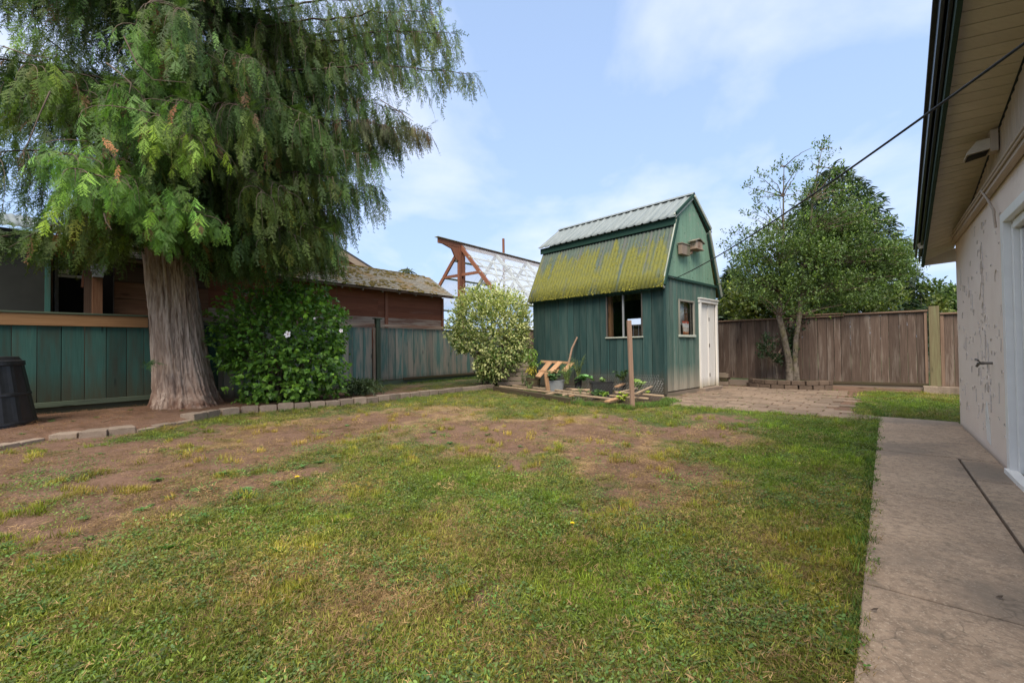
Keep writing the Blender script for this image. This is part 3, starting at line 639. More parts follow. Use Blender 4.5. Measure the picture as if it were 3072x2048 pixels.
# ------------------------------------------------------------------ left fence, nearer green section, trunk gap, far section
def topz(t): return 1.80
lf = thing('green_fence', Lp(0, 0), 'green painted board fence with tan top rail left of the cedar trunk', 'fence')
t_ = -4.2; i = 0
zt_, zb_ = 1.565, .27
edges = [vp(x, 1080, LA, LD) for x in (34, 111, 184, 254, 319, 380, 432, 480)]
te = [(q-LA)@LD for q in edges]; te = [te[0]-k*.24 for k in range(14, 0, -1)]+te+[te[-1]+.2*k for k in (1, 2, 3, 4, 5)]
for a, c in zip(te[:-1], te[1:]):
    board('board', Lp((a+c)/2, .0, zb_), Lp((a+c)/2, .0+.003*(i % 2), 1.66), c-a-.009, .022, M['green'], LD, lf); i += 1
board('top_rail', Lp(te[0], -.035, 1.65), Lp(1.5, -.035, 1.68), .20, .036, M['rail_tan'], Z, lf)
board('cap', Lp(te[0], -.0, 1.765), Lp(1.5, -.0, 1.80), .14, .03, M['green_post'], LN, lf)
board('bottom_rail', Lp(te[0], -.04, .225), Lp(1.9, -.04, .235), .085, .05, M['green_post'], Z, lf)
board('kick_board', Lp(te[0], .0, .07), Lp(2.1, .0, .09), .22, .03, M['green'], Z, lf)
for tt in (-2.2, .9): board('post', Lp(tt, .09, 0), Lp(tt, .09, 1.75), .09, .09, M['green_post'], LD, lf)
lf2 = thing('worn_green_fence', Lp(6.5, 0), 'worn grey and green board fence behind the bushes, below the red brown siding', 'fence')
tp = (vp(1131, 1050, LA, LD)-LA)@LD; tend = 14.2
pxs = [1030, 1047, 1060, 1090, 1117]; tA = [(vp(x, 1050, LA, LD)-LA)@LD for x in pxs]; tA = [tA[0]-.2*k for k in range(19, 0, -1)]+tA
for a, c in zip(tA[:-1], tA[1:]):
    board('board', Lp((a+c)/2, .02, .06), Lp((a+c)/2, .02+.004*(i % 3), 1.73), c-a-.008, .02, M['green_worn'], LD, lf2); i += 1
a = tp+.13; r = random.Random(4)
while a < tend:
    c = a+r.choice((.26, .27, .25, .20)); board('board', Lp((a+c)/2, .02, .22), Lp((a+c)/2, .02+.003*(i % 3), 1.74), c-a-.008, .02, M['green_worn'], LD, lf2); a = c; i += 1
board('top_rail', Lp(tA[0], -.02, 1.78), Lp(tp-.09, -.02, 1.80), .075, .05, M['siding_worn'], Z, lf2)
board('top_rail', Lp(tp+.09, -.02, 1.80), Lp(tend, -.02, 1.80), .07, .05, M['siding_worn'], Z, lf2)
board('side_batten', Lp(tp-.11, -.03, .1), Lp(tp-.11, -.03, 1.74), .07, .03, M['siding_worn'], LD, lf2)
board('post', Lp(tp, -.03, 0), Lp(tp, -.03, 1.98), .13, .11, M['green_post'], LD, lf2)
board('post_cap', Lp(tp-.11, -.03, 1.995), Lp(tp+.11, -.03, 1.995), .17, .03, M['green_post'], LN, lf2)
board('bottom_rail', Lp(tp+.9, -.03, .22), Lp(tend, -.03, .22), .07, .04, M['darkwood'], Z, lf2)
board('kick_board', Lp(tp+.1, .0, .09), Lp(tend, .0, .09), .22, .03, M['green_post'], Z, lf2)

# ------------------------------------------------------------------ back fence
bf = thing('cedar_fence', Bp(3), 'weathered brown cedar board fence across the back behind the patio', 'fence')
def bs(px):   # fence parameter for a picture column
    q = vp(px, 1000, BA, BD); return (q-BA)@BD
s_ = bs(2783); i = 0; r = random.Random(9); send = 12.6
while s_ < send:
    w_ = r.choice((.14, .142, .15, .185, .19)); gap = .004 if r.random() > .12 else .012
    zt = 1.84 if s_ < bs(2533) else 1.81
    board('board', Bp(s_+w_/2, .0, .20), Bp(s_+w_/2, .0, zt-.02), w_-gap, .02, M['cedar'], BD, bf); s_ += w_; i += 1
board('top_rail', Bp(bs(2785), -.015, 1.84), Bp(bs(2533), -.015, 1.84), .10, .035, M['cedar_rail'], BN, bf)
board('top_rail', Bp(bs(2533), -.015, 1.81), Bp(send, -.015, 1.81), .10, .035, M['cedar_rail'], BN, bf)
board('top_rail', Bp(bs(2533)-.02, -.05, 1.865), Bp(bs(2533)+1.1, -.05, 1.865), .09, .03, M['cedar_rail'], BN, bf)
board('bottom_rail', Bp(bs(2783), -.03, .19), Bp(bs(2470), -.03, .17), .06, .06, M['darkwood'], Z, bf)
board('side_batten', Bp(bs(2783)+.03, -.02, .2), Bp(bs(2783)+.03, -.02, 1.82), .05, .03, M['cedar_rail'], BD, bf)
board('kick_board', Bp(bs(2785), -.02, .08), Bp(bs(2150), -.02, .08), .16, .03, M['greytimber'], Z, bf)
board('ground_timber', Bp(bs(2780), -.12, .03), Bp(bs(2465), -.10, .05), .10, .09, M['cedar_rail'], Z, bf)
board('post', Bp(bs(2802), -.03, 0), Bp(bs(2802), -.03, 1.93), .17, .12, M['greenpost'], BD, bf)
for px in (2650, 2480, 2180): board('post', Bp(bs(px), .1, 0), Bp(bs(px), .1, 1.78), .09, .09, M['cedar_rail'], BD, bf)
s_ = bs(2822)
board('side_batten', Bp(s_-.02, -.02, .1), Bp(s_-.02, -.02, 1.75), .06, .03, M['cedar_rail'], BD, bf); s_ -= .05
while s_ > -1.4:
    w_ = r.choice((.13, .15)); board('board', Bp(s_-w_/2, 0, .10), Bp(s_-w_/2, 0, 1.74), w_-.004, .02, M['cedar'], BD, bf); s_ -= w_
board('top_rail', Bp(bs(2820), -.015, 1.76), Bp(-1.4, -.015, 1.76), .10, .035, M['cedar_rail'], BN, bf)
for k, px in enumerate((2793, 2835, 2872)):
    sb = thing('concrete_block', Bp(bs(px), -.16), ('grey block at the foot of the thick fence post', 'grey block just right of the fence post foot', 'grey block by the fence beside the house corner')[k], 'block', 'blocks along the fence foot')
    o = board('block_body', Bp(bs(px)-.16, -.16, .085), Bp(bs(px)+.16, -.16, .085), .15, .17, M['block'], BN, sb, .01)
# stacked timbers by the shed corner
st_ = thing('timber_stack', Bp(bs(2165), -.25), 'short stack of old mossy timbers at the fence beside the shed door', 'timber')
for k, (z, dx_) in enumerate(((.06, 0), (.17, .03), (.27, .0), (.33, .05))):
    board('timber', Bp(bs(2150)+.1, -.22, z), Bp(bs(2190)+dx_, -.22, z), .13, .10 if k < 3 else .04, M['greytimber' if k != 1 else 'darkwood'], BN, st_)

# ------------------------------------------------------------------ curved tree planter of two courses of blocks
pl = thing('planter_wall', Bp(bs(2365), -.25), 'low curved planter of dark stacked blocks around the foot of the small tree', 'planter')
sc_ = bs(2362); half = abs(bs(2250)-sc_)
P = []
for t in np.linspace(-1, 1, 60):
    P.append(Bp(sc_+(-t)*half*1.02, -.12-.55*(1-abs(t)**3.2)))
P = np.array(P); cl = np.concatenate([[0], np.cumsum(np.linalg.norm(np.diff(P, axis=0), axis=1))])
def onP(s): return np.array([np.interp(s, cl, P[:, k]) for k in range(3)])
for course in range(2):
    s_ = .14*course
    while s_ < cl[-1]-.1:
        Lb = .285; a = onP(s_+.005); c = onP(min(s_+Lb-.008, cl[-1]))
        board('block', a+Z*(.055+.115*course), c+Z*(.055+.115*course), .15, .107, M['bandstone'], np.cross(Z, c-a), pl, .008); s_ += Lb
poly = [p+np.array([0, 0, .17]) for p in P[3:-3]]
o = prism('soil', poly, -Z*.1, M['soil'], pl)

# ------------------------------------------------------------------ gambrel shed
GW, SLn = 2.70, 3.95
EZ, KZ, AZ = 2.40, 4.02, 4.66; KG0, KG1, AG = .56, 2.14, 1.35
shed = thing('barn_shed', Sp(0, 0), 'green barn-shaped garden shed with a moss streaked metal gambrel roof', 'shed')
def prof(g):
    return float(np.interp(g, [0, KG0, AG, KG1, GW], [2.42, KZ, AZ, KZ, 2.42]))
# side wall (faces the garden) with a window hole
wl0 = (vp(1927, 900, SA, SL)-SA)@SL; wl1 = (vp(1821, 900, SA, SL)-SA)@SL; wz0 = vp(1870, 1012, SA, SL)[2]; wz1 = 2.32
print('shed side window', wl0, wl1, wz0)
a = 0.0; r = random.Random(2); k = 0
while a < SLn-.02:
    c = min(a+(.29 if a < .6 else r.choice((.20, .2, .21, .3))), SLn)
    if a < wl0 < c: c = wl0
    if a < wl1 < c: c = wl1
    mid = (a+c)/2; inwin = wl0-.001 <= mid <= wl1+.001
    for z0, z1 in (((.07, wz0), (wz1, 2.60)) if inwin else ((.07, 2.60),)):
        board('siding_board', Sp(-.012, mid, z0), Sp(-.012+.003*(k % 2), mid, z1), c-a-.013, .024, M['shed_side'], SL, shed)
    a = c; k += 1
# far side wall with an opening, so daylight shows through the window
board('siding_board', Sp(GW, 1.07, .05), Sp(GW, 1.07, 2.5), 2.14, .03, M['shed_side'], SL, shed); board('siding_board', Sp(GW, 3.275, .05), Sp(GW, 3.275, 2.5), 1.35, .03, M['shed_side'], SL, shed)
board('siding_board', Sp(GW, 2.37, .05), Sp(GW, 2.37, 1.05), .46, .03, M['shed_side'], SL, shed); board('siding_board', Sp(GW, 2.37, 1.95), Sp(GW, 2.37, 2.5), .46, .03, M['shed_side'], SL, shed)
prism('rear_wall', [Sp(.03, SLn, 0), Sp(.03, SLn, 2.42), Sp(KG0, SLn, KZ-.06), Sp(AG, SLn, AZ-.06), Sp(KG1, SLn, KZ-.06), Sp(GW-.03, SLn, 2.42), Sp(GW-.03, SLn, 0)], SL*.03, M['shed_side'], shed)
prism('floor', [Sp(.03, .03, .04), Sp(GW-.03, .03, .04), Sp(GW-.03, SLn-.03, .04), Sp(.03, SLn-.03, .04)], Z*.04, M['brown_wood_dark'], shed)
board('wall_stud', Sp(.10, wl1-.03, .1), Sp(.10, wl1-.03, 2.5), .09, .09, M['plyb'], SL, shed)
# front wall boards, with window and door holes
fw0 = (vp(2033, 950, SA, SG)-SA)@SG; fw1 = (vp(2077, 950, SA, SG)-SA)@SG; fz1 = vp(2055, 906, SA, SG)[2]; fz0 = vp(2055, 1005, SA, SG)[2]
d0 = (vp(2094, 1000, SA, SG)-SA)@SG; d1 = GW-.02; dz1 = vp(2115, 903, SA, SG)[2]
print('front window', fw0, fw1, fz0, fz1, 'door', d0, d1, dz1)
a = 0.0; k = 0; r = random.Random(12)
MT = 2.63
while a < GW-.01:
    c = min(a+r.choice((.15, .17, .16, .2)), GW)
    for lim in (fw0, fw1, d0, d1):
        if a < lim-.001 < c: c = lim
    mid = (a+c)/2
    if fw0 < mid < fw1: sp_ = ((.12, fz0), (fz1, MT))
    elif d0 < mid < d1: sp_ = ((dz1, MT),)
    else: sp_ = ((.12, MT),)
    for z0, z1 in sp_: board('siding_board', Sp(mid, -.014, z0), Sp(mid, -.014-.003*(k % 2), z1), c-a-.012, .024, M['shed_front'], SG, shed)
    a = c; k += 1
# gable boards with cut tops
a = .05
while a < GW-.06:
    c = min(a+r.choice((.17, .19, .16)), GW-.05)
    pts = [a+.0035]+[g for g in (KG0, AG, KG1) if a < g < c]+[c-.0035]
    out = [Sp(g, -.03, max(prof(g)-.05, MT+.02)) for g in pts]
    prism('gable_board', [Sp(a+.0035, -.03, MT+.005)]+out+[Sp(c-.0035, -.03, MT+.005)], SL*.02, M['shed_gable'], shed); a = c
board('gable_trim', Sp(-.01, -.052, MT), Sp(GW+.01, -.052, MT), .06, .035, M['shed_trim'], Z, shed)
board('corner_board', Sp(-.03, -.03, .07), Sp(-.03, -.03, 2.58), .05, .05, M['shed_side'], SL, shed)
board('foundation', Sp(-.0, .015, .045), Sp(d0-.02, .015, .045), .10, .06, M['greytimber'], Z, shed)
# rake trims
for g0, z0, g1, z1 in ((-.16, EZ-.03, KG0-.04, KZ-.08), (KG0-.14, KZ-.0, AG-.03, AZ-.02), (AG+.03, AZ-.02, KG1+.16, KZ-.02), (KG1+.06, KZ-.08, GW+.2, EZ-.06)):
    board('rake_trim', Sp(g0, -.07, z0), Sp(g1, -.07, z1), .10, .035, M['grey_trim' if g0 < AG else 'shed_trim'], SL.tolist() and np.cross(SL, np.array(Sp(g1, 0, z1)-Sp(g0, 0, z0))), shed)
    board('rake_trim', Sp(g0, -.105, z0+.05), Sp(g1, -.105, z1+.05), .07, .03, M['shed_trim' if g0 < AG else 'grey_trim'], np.cross(SL, np.array(Sp(g1, 0, z1)-Sp(g0, 0, z0))), shed)
def ribs(name, c0, U, V, lu, lv, pitch, hgt, mat, parent, kind='trap', x0=0.):
    """metal sheet: c0 corner, U unit across ribs, V unit down the slope"""
    N_ = np.cross(U, V); N_ = N_ if N_[2] > 0 else -N_
    prof_ = [(0, 0), (.62, 0), (.72, 1), (.90, 1), (1, 0)] if kind == 'trap' else [(t, .5+.5*math.sin(2*math.pi*t)) for t in np.linspace(0, 1, 7)]
    us, hs_ = [], []; k = math.floor(x0/pitch)
    while k*pitch < x0+lu:
        for t, hh in prof_[:-1]:
            u = (k+t)*pitch
            if x0 <= u <= x0+lu: us.append(u); hs_.append(hh)
        k += 1
    us = np.array(us); hs_ = np.array(hs_); vs = np.linspace(0, lv, 5)
    UU, VV = np.meshgrid(us, vs, indexing='ij'); HHH = np.repeat(hs_[:, None], 5, 1)*hgt
    P_ = np.stack([UU-x0, VV, HHH], -1).reshape(-1, 3); a_, b_ = len(us), 5
    i, j = np.meshgrid(np.arange(a_-1), np.arange(b_-1), indexing='ij'); F_ = np.stack([i*b_+j, (i+1)*b_+j, (i+1)*b_+j+1, i*b_+j+1], -1).reshape(-1, 4)
    me = mesh_np(name, P_, F_, mat)
    mw = Matrix.Identity(4)
    Uv, Vv, Nv = (Vector([float(q) for q in a]) for a in (U, V, N_))
    for q in range(3): mw[q][0] = Uv[q]; mw[q][1] = Vv[q]; mw[q][2] = Nv[q]; mw[q][3] = float(c0[q])
    o = link(bpy.data.objects.new(name, me), parent, mw)
    if mat is not M['clear']: md = o.modifiers.new('gauge', 'SOLIDIFY'); md.thickness = .003; md.offset = 0
    return o
OV = .10; Lr = SLn+OV+.12
def roofsheets(ga, za, gb, zb, n, pitch, hgt, mat, kind, name, l0=-OV, Ltot=Lr, wj=0):
    A_ = Sp(ga, l0, za); B_ = Sp(gb, l0, zb); V = unit(B_-A_); lv = np.linalg.norm(B_-A_)
    for k in range(n):
        w = Ltot/n; ribs(name, A_+SL*(k*w)+Z*(.002*(k % 2)), SL, V, w+.02, lv+.0*k, pitch, hgt, mat, shed, kind, k*w)
roofsheets(AG, AZ+.06, KG0-.20, KZ-.03, 5, .21, .022, M['galv'], 'trap', 'upper_roof_sheet')
roofsheets(AG, AZ+.06, KG1+.22, KZ-.04, 5, .21, .022, M['galv'], 'trap', 'upper_roof_sheet')
Al = Sp(KG0-.02, -.09, KZ-.08); Bl = Sp(-.20, -.09, EZ-.02); Vl = unit(Bl-Al); lvl = np.linalg.norm(Bl-Al)
o = ribs('lower_roof_sheet', Al, SL, Vl, SLn+.16, lvl, .098, .018, M['mossroof'], shed, 'sine')
roofsheets(KG1+.02, KZ-.08, GW+.22, EZ-.04, 1, .098, .018, M['mossroof'], 'sine', 'lower_roof_sheet', -.09, SLn+.16)
board('ridge_cap', Sp(AG-.045, -OV-.01, AZ+.075), Sp(AG-.045, SLn+.15, AZ+.075), .12, .008, M['galv'], Sp(AG, 0, AZ+.08)-Sp(KG0-.2, 0, KZ), shed)
board('ridge_cap', Sp(AG+.045, -OV-.01, AZ+.075), Sp(AG+.045, SLn+.15, AZ+.075), .12, .008, M['galv'], Sp(AG, 0, AZ+.08)-Sp(KG1+.2, 0, KZ), shed)
board('eave_fascia', Sp(KG0-.12, -.08, KZ-.105), Sp(KG0-.12, SLn+.10, KZ-.105), .16, .03, M['shed_trim'], Z, shed)
board('eave_fascia', Sp(KG1+.12, -.08, KZ-.105), Sp(KG1+.12, SLn+.10, KZ-.105), .16, .03, M['shed_trim'], Z, shed)
prism('eave_soffit', [Sp(-.17, 0, EZ-.05), Sp(-.17, SLn, EZ-.05), Sp(.0, SLn, EZ+.1), Sp(0, 0, EZ+.1)], Z*.02, M['shed_trim'], shed)
mq = 2600; mu = RNG.uniform(0, SLn+.1, mq); mv = lvl*(1-RNG.random(mq)**1.5*.8); kp_ = fbm(mu*5.5, mv*.35, 93) > .47; mu, mv = mu[kp_], mv[kp_]
bmx = bmesh.new(); bmesh.ops.create_icosphere(bmx, subdivisions=1, radius=1); TV0 = np.array([v.co[:] for v in bmx.verts]); TF0 = np.array([[v.index for v in f.verts] for f in bmx.faces]); bmx.free()
Nl = np.cross(SL, Vl); Nl = Nl if Nl[2] > 0 else -Nl
mpos = Al+SL*mu[:, None]+Vl*mv[:, None]+Nl*(.009+.009*np.sin(2*np.pi*mu/.098))[:, None]
Vm, Fm = tile(TV0, TF0, mpos, np.tile(np.stack([SL, Vl, Nl], -1), (len(mu), 1, 1))*np.array([1., 1.9, .55]), RNG.uniform(.005, .014, len(mu)))
M['roofmoss'] = plain('roof_moss_clumps', (.19, .18, .025), .95, var=.5, sc=20.)
o = obj_np('moss', Vm, Fm, M['roofmoss'], shed, smooth=True); tag(o, kind='stuff')
# side window
w = thing('shed_side_window', Sp(0, (wl0+wl1)/2, wz0), 'two pane sliding window with grey frame in the dark green side of the shed', 'window')
for a, c, z0, z1 in ((wl0, wl0, wz0, wz1), (wl1, wl1, wz0, wz1)): board('frame', Sp(-.02, a, z0), Sp(-.02, a, z1), .025, .04, M['steel'], SL, w)
board('sill', Sp(-.03, wl0-.03, wz0), Sp(-.03, wl1+.03, wz0), .03, .06, M['grey_trim'], Z, w)
wm = (vp(1872, 1000, SA, SL)-SA)@SL; board('mullion', Sp(-.02, wm, wz0), Sp(-.02, wm, wz1), .035, .04, M['grey_plastic'], SL, w)
for a, c in ((wl0+.02, wm-.02), (wm+.02, wl1-.02)): prism('pane', [Sp(-.012, a, wz0+.02), Sp(-.012, c, wz0+.02), Sp(-.012, c, wz1), Sp(-.012, a, wz1)], SG*.004, M['glass'], w)
# front window
w = thing('shed_front_window', Sp((fw0+fw1)/2, 0, fz0), 'small pale framed window beside the shed door', 'window')
for a in (fw0, fw1): board('frame', Sp(a, -.035, fz0), Sp(a, -.035, fz1), .05, .035, M['win_trim'], SG, w)
board('frame', Sp(fw0-.02, -.036, fz1+.02), Sp(fw1+.02, -.036, fz1+.02), .045, .035, M['win_trim'], Z, w)
board('sill', Sp(fw0-.03, -.045, fz0-.02), Sp(fw1+.03, -.045, fz0-.02), .05, .06, M['grey_trim'], Z, w)
prism('pane', [Sp(fw0+.02, -.005, fz0), Sp(fw1-.02, -.005, fz0), Sp(fw1-.02, -.005, fz1), Sp(fw0+.02, -.005, fz1)], SL*.004, M['glass'], w)
cr = thing('window_curtain', Sp(fw0+.1, .1, fz0+.3), 'pale curtain hanging behind the small shed window', 'curtain')
Vc, Fc = [], []
for i in range(13):
    u = fw0+.02+i*.036
    for z in (fz0+.24, fz1+.02): Vc.append(Sp(u, .07+.012*math.sin(i*1.9), z))
for i in range(12): Fc.append([2*i, 2*i+2, 2*i+3, 2*i+1])
o = obj_py('cloth', Vc, Fc, M['curtain'], cr, True); md = o.modifiers.new('s', 'SOLIDIFY'); md.thickness = .003
board('window_stud', Sp(fw1-.17, .10, fz0-.1), Sp(fw1-.17, .10, fz1+.1), .20, .04, M['plyb'], SG, shed)
# snack bag standing on the window ledge
bb = NB('printed_bag'); v = bb.coords('Object'); s2 = bb.n('ShaderNodeSeparateXYZ', {0: v}); nn = bb.noise(bb.scale(v, (1, 1, 1)), 16, 3, .6)
zz = bb.n('ShaderNodeMapRange', {0: s2.outputs[2], 'From Min': fz0, 'From Max': fz0+.30}).outputs[0]
c_ = bb.ramp(bb.math('ADD', zz, bb.math('MULTIPLY', bb.math('SUBTRACT', nn, .5), .35)), [(.0, (.62, .17, .05)), (.22, (.66, .22, .08)), (.36, (.78, .74, .68)), (.55, (.72, .52, .40)), (.62, (.80, .76, .72)), (.9, (.78, .72, .66)), (.95, (.55, .1, .05))])
bb.fin(c_, .35, nn, .2, .004, spec=.5); M['bag'] = bb.m
bag = thing('snack_bag', Sp(fw0+.26, .03, fz0), 'white and orange snack bag standing inside the small shed window', 'bag')
Vb, Fb = [], []
for k, (z, wd, th) in enumerate(((0, .24, .05), (.06, .26, .06), (.14, .28, .06), (.22, .31, .05), (.29, .33, .016), (.33, .34, .006))):
    for q in range(12):
        a = q*math.pi/6; Vb.append(Sp(fw0+.50+wd/2*math.copysign(abs(math.cos(a))**.6, math.cos(a)), .05+th/2*math.sin(a), fz0+z+.0))
for k in range(5):
    for q in range(12): Fb.append([k*12+q, k*12+(q+1) % 12, (k+1)*12+(q+1) % 12, (k+1)*12+q])
Fb += [list(range(12))[::-1], list(range(60, 72))]
obj_py('bag_body', Vb, Fb, M['bag'], bag, True)
board('ledge', Sp(fw0-.05, .07, fz0-.03), Sp(fw1+.05, .07, fz0-.03), .16, .03, M['plyb'], SL, shed)
# door
dr = thing('shed_door', Sp(d0+.1, 0), 'white panel door set in a pale frame on the shed', 'door')
for a in (d0+.03, d1-.02): board('frame', Sp(a, -.045, .06), Sp(a, -.045, dz1), .075, .05, M['white'], SG, dr)
board('frame', Sp(d0-.03, -.046, dz1-.02), Sp(d1+.04, -.046, dz1-.02), .08, .06, M['white'], Z, dr)
board('cap', Sp(d0-.05, -.055, dz1+.035), Sp(d1+.05, -.055, dz1+.035), .03, .09, M['white'], Z, dr)
dm = d0+(d1-d0)*.56
board('door_leaf', Sp((d0+.07+dm)/2, .02, .10), Sp((d0+.07+dm)/2, .02, dz1-.07), dm-d0-.075, .03, M['white'], SG, dr)
board('door_leaf', Sp((dm+d1-.06)/2, .0, .10), Sp((dm+d1-.06)/2, .0, dz1-.07), d1-.06-dm-.005, .03, M['white'], SG, dr)
for z in (.38, 1.12, 1.78): board('hinge', Sp(dm+.035, -.02, z-.045), Sp(dm+.035, -.02, z+.045), .035, .012, M['steel'], SG, dr)
prism('door_backing', [Sp(d0+.02, .05, .05), Sp(d1, .05, .05), Sp(d1, .05, dz1), Sp(d0+.02, .05, dz1)], SL*.02, M['brown_wood_dark'], dr)
board('doorstep', Sp(d0-.02, -.07, .035), Sp(d1+.04, -.07, .035), .17, .11, M['block'], SL, dr, .01)
# birdhouses on the gable
def bp_(px, py): return vp(px, py, SA-SL*.06, SG)
a = bp_(2046, 752); bh = thing('birdhouse', a, 'plain wooden nest box without a perch, left of the two on the gable', 'birdhouse', 'birdhouses on the shed gable')
g0 = (bp_(2034, 750)-SA)@SG; g1 = (bp_(2058, 750)-SA)@SG; zb = bp_(2046, 766)[2]; zt = bp_(2046, 736)[2]
gm, gw = (g0+g1)/2, g1-g0
board('box', Sp(gm, -.11, zb), Sp(gm, -.11, zt), gw, .09, M['greytimber'], SG, bh); board('lid', Sp(gm-gw*.55, -.11, zt+.01), Sp(gm+gw*.55, -.11, zt+.01), .12, .02, M['greytimber'], SL, bh)
g0 = (bp_(2067, 750)-SA)@SG; g1 = (bp_(2094, 750)-SA)@SG; gm, gw = (g0+g1)/2, g1-g0; zb = bp_(2080, 750)[2]; zt = bp_(2080, 728)[2]
bh = thing('birdhouse', Sp(gm, -.1, zb), 'shingle-roofed little birdhouse with a gabled roof, right of the two on the gable', 'birdhouse', 'birdhouses on the shed gable')
board('box', Sp(gm, -.13, zb), Sp(gm, -.13, zt), gw*.75, .14, M['siding_worn'], SG, bh)
for sgn in (-1, 1): board('roof_panel', Sp(gm, -.14, zt+.07), Sp(gm+sgn*gw*.55, -.14, zt-.02), .18, .018, M['shake'], SL, bh)
board('bracket', Sp(gm-gw*.25, -.06, zb-.11), Sp(gm-gw*.25, -.06, zb), .06, .05, M['siding_worn'], SG, bh); board('floor_board', Sp(gm-gw*.42, -.14, zb-.005), Sp(gm+gw*.42, -.14, zb-.005), .18, .02, M['siding_worn'], SL, bh)
T = Tubes(); T.add([Sp(gm-.01, -.200, zb+.06), Sp(gm-.01, -.204, zb+.06)], .02, 10); T.build('entrance_hole', M['dark'], bh)
# cable from the shed gable to the house
cb = bpy.data.objects
pA = Sp(.06, -.09, 2.64); pB = dp(2023, 836, 9.35); pE = dp(3072, 112, 2.25)
e2 = pE+(pE-pB)*.14+Z*.03
pts = []
for t in np.linspace(0, 1, 30):
    p = pB+(e2-pB)*t; pts.append(p-Z*.50*4*t*(1-t)*.28)
T = Tubes(); T.add([pA]+[pA+(pB-pA)*.5]+pts, .0085, 8); cbo = T.build('overhead_cable', M['cable'])
tag(cbo, 'black overhead cable sagging from the shed gable to the house eave', 'cable')
# ------------------------------------------------------------------ neighbour buildings behind the left fence
nb_ = thing('outbuilding', Lp(5, 1.0), 'low outbuilding with red brown lap siding and a mossy shake roof behind the fence', 'building')
WO = .85
T0, T1 = 1.15, 9.9
k = 0
for z in np.arange(1.25, 3.0, .19):
    segs = ((T0+1.6, 7.25), (7.25, T1))
    for a, c in segs:
        o = board('lap_board', Lp(a, WO+.006, z), Lp(c, WO+.006, z), .205, .018, M['siding_worn' if z < 1.95 and a > 5 and False or (1.75 < z < 2.05) else 'siding'], Z*1-LN*.10, nb_); k += 1
tv = (vp(1158, 920, LA+LN*WO, LD)-LA)@LD
board('corner_batten', Lp(tv, WO-.02, 1.2), Lp(tv, WO-.02, 2.92), .11, .04, M['redwood'], LD, nb_)
board('corner_batten', Lp(T1, WO-.02, .2), Lp(T1, WO-.02, 2.92), .10, .05, M['siding'], LD, nb_)
tq = (vp(890, 920, LA+LN*WO, LD)-LA)@LD; board('corner_batten', Lp(tq, WO-.02, 1.2), Lp(tq, WO-.02, 2.92), .16, .05, M['siding'], LD, nb_)
prism('wall', [Lp(T0, WO+.03, 0), Lp(T1, WO+.03, 0), Lp(T1, WO+.03, 3.0), Lp(T0, WO+.03, 3.0)], LN*.08, M['brown_wood_dark'], nb_)
prism('wall', [Lp(T1-.04, WO+.1, 0), Lp(T1-.04, 3.1, 0), Lp(T1-.04, 3.1, 3.0), Lp(T1-.04, 2.0, 3.75), Lp(T1-.04, WO+.1, 3.1)], LD*.04, M['siding'], nb_)
EO, EZ2, RO2, RZ2 = .42, 2.955, 2.0, 3.84
prism('roof_deck', [Lp(T0-.5, EO, EZ2-.02), Lp(T1+.25, EO, EZ2-.02), Lp(T1+.45, RO2, RZ2-.02), Lp(T0-.5, RO2, RZ2-.02)], -Z*.03, M['brown_wood_dark'], nb_)
prism('roof_back', [Lp(T0-.5, RO2, RZ2), Lp(T1+.45, RO2, RZ2), Lp(T1+.25, 3.5, EZ2), Lp(T0-.5, 3.5, EZ2)], -Z*.05, M['shake'], nb_)
for px in (1025, 1087, 1146, 1197, 1246, 1294): 
    tt = (vp(px, 868, LA+LN*.5, LD)-LA)@LD; board('rafter_tail', Lp(tt, EO+.03, EZ2-.075), Lp(tt, WO, EZ2+.10), .09, .045, M['greytimber'], Z, nb_)
board('eave_board', Lp(T0-.4, EO+.06, EZ2-.045), Lp(T1+.2, EO+.06, EZ2-.045), .03, .10, M['greytimber'], Z, nb_)
# shakes laid in courses
sv = unit(Lp(0, RO2, RZ2)-Lp(0, EO, EZ2)); slen = float(np.linalg.norm(Lp(0, RO2, RZ2)-Lp(0, EO, EZ2))); up_ = np.cross(LD, sv); up_ = up_ if up_[2] > 0 else -up_
rr = random.Random(3); nsh = 0; rest_V, rest_F = [], []
NC = 13
for c_ in range(NC):
    t = T1+.2+.2*c_/NC; s0 = (c_+.5)*slen/NC
    while t > 4.2:
        wv = rr.uniform(.15, .30); ctr = Lp(t-wv/2, EO, EZ2)+sv*(s0+rr.uniform(-.008, .008))+up_*.012
        if nsh < 296: board('shingle', ctr-sv*.075, ctr+sv*.075+up_*-.012, wv-.008, .014, M['shake'], LD, nb_, .002); nsh += 1
        t -= wv
V, Fs = [], []
for c_ in range(NC):
    s0 = c_*slen/NC; V += [Lp(T0-.5, EO, EZ2)+sv*s0+up_*.02, Lp(T1+.2+.2*c_/NC, EO, EZ2)+sv*s0+up_*.02, Lp(T1+.2+.2*c_/NC, EO, EZ2)+sv*(s0+slen/NC)+up_*.004, Lp(T0-.5, EO, EZ2)+sv*(s0+slen/NC)+up_*.004]
    k = len(V); Fs.append([k-4, k-3, k-2, k-1])
    if c_: Fs.append([k-7+1-1+1, k-3, k-4, k-5])
V = np.array(V); o = obj_py('shake_courses', V, [f for f in Fs], M['shake'], nb_); tag(o, kind='stuff')
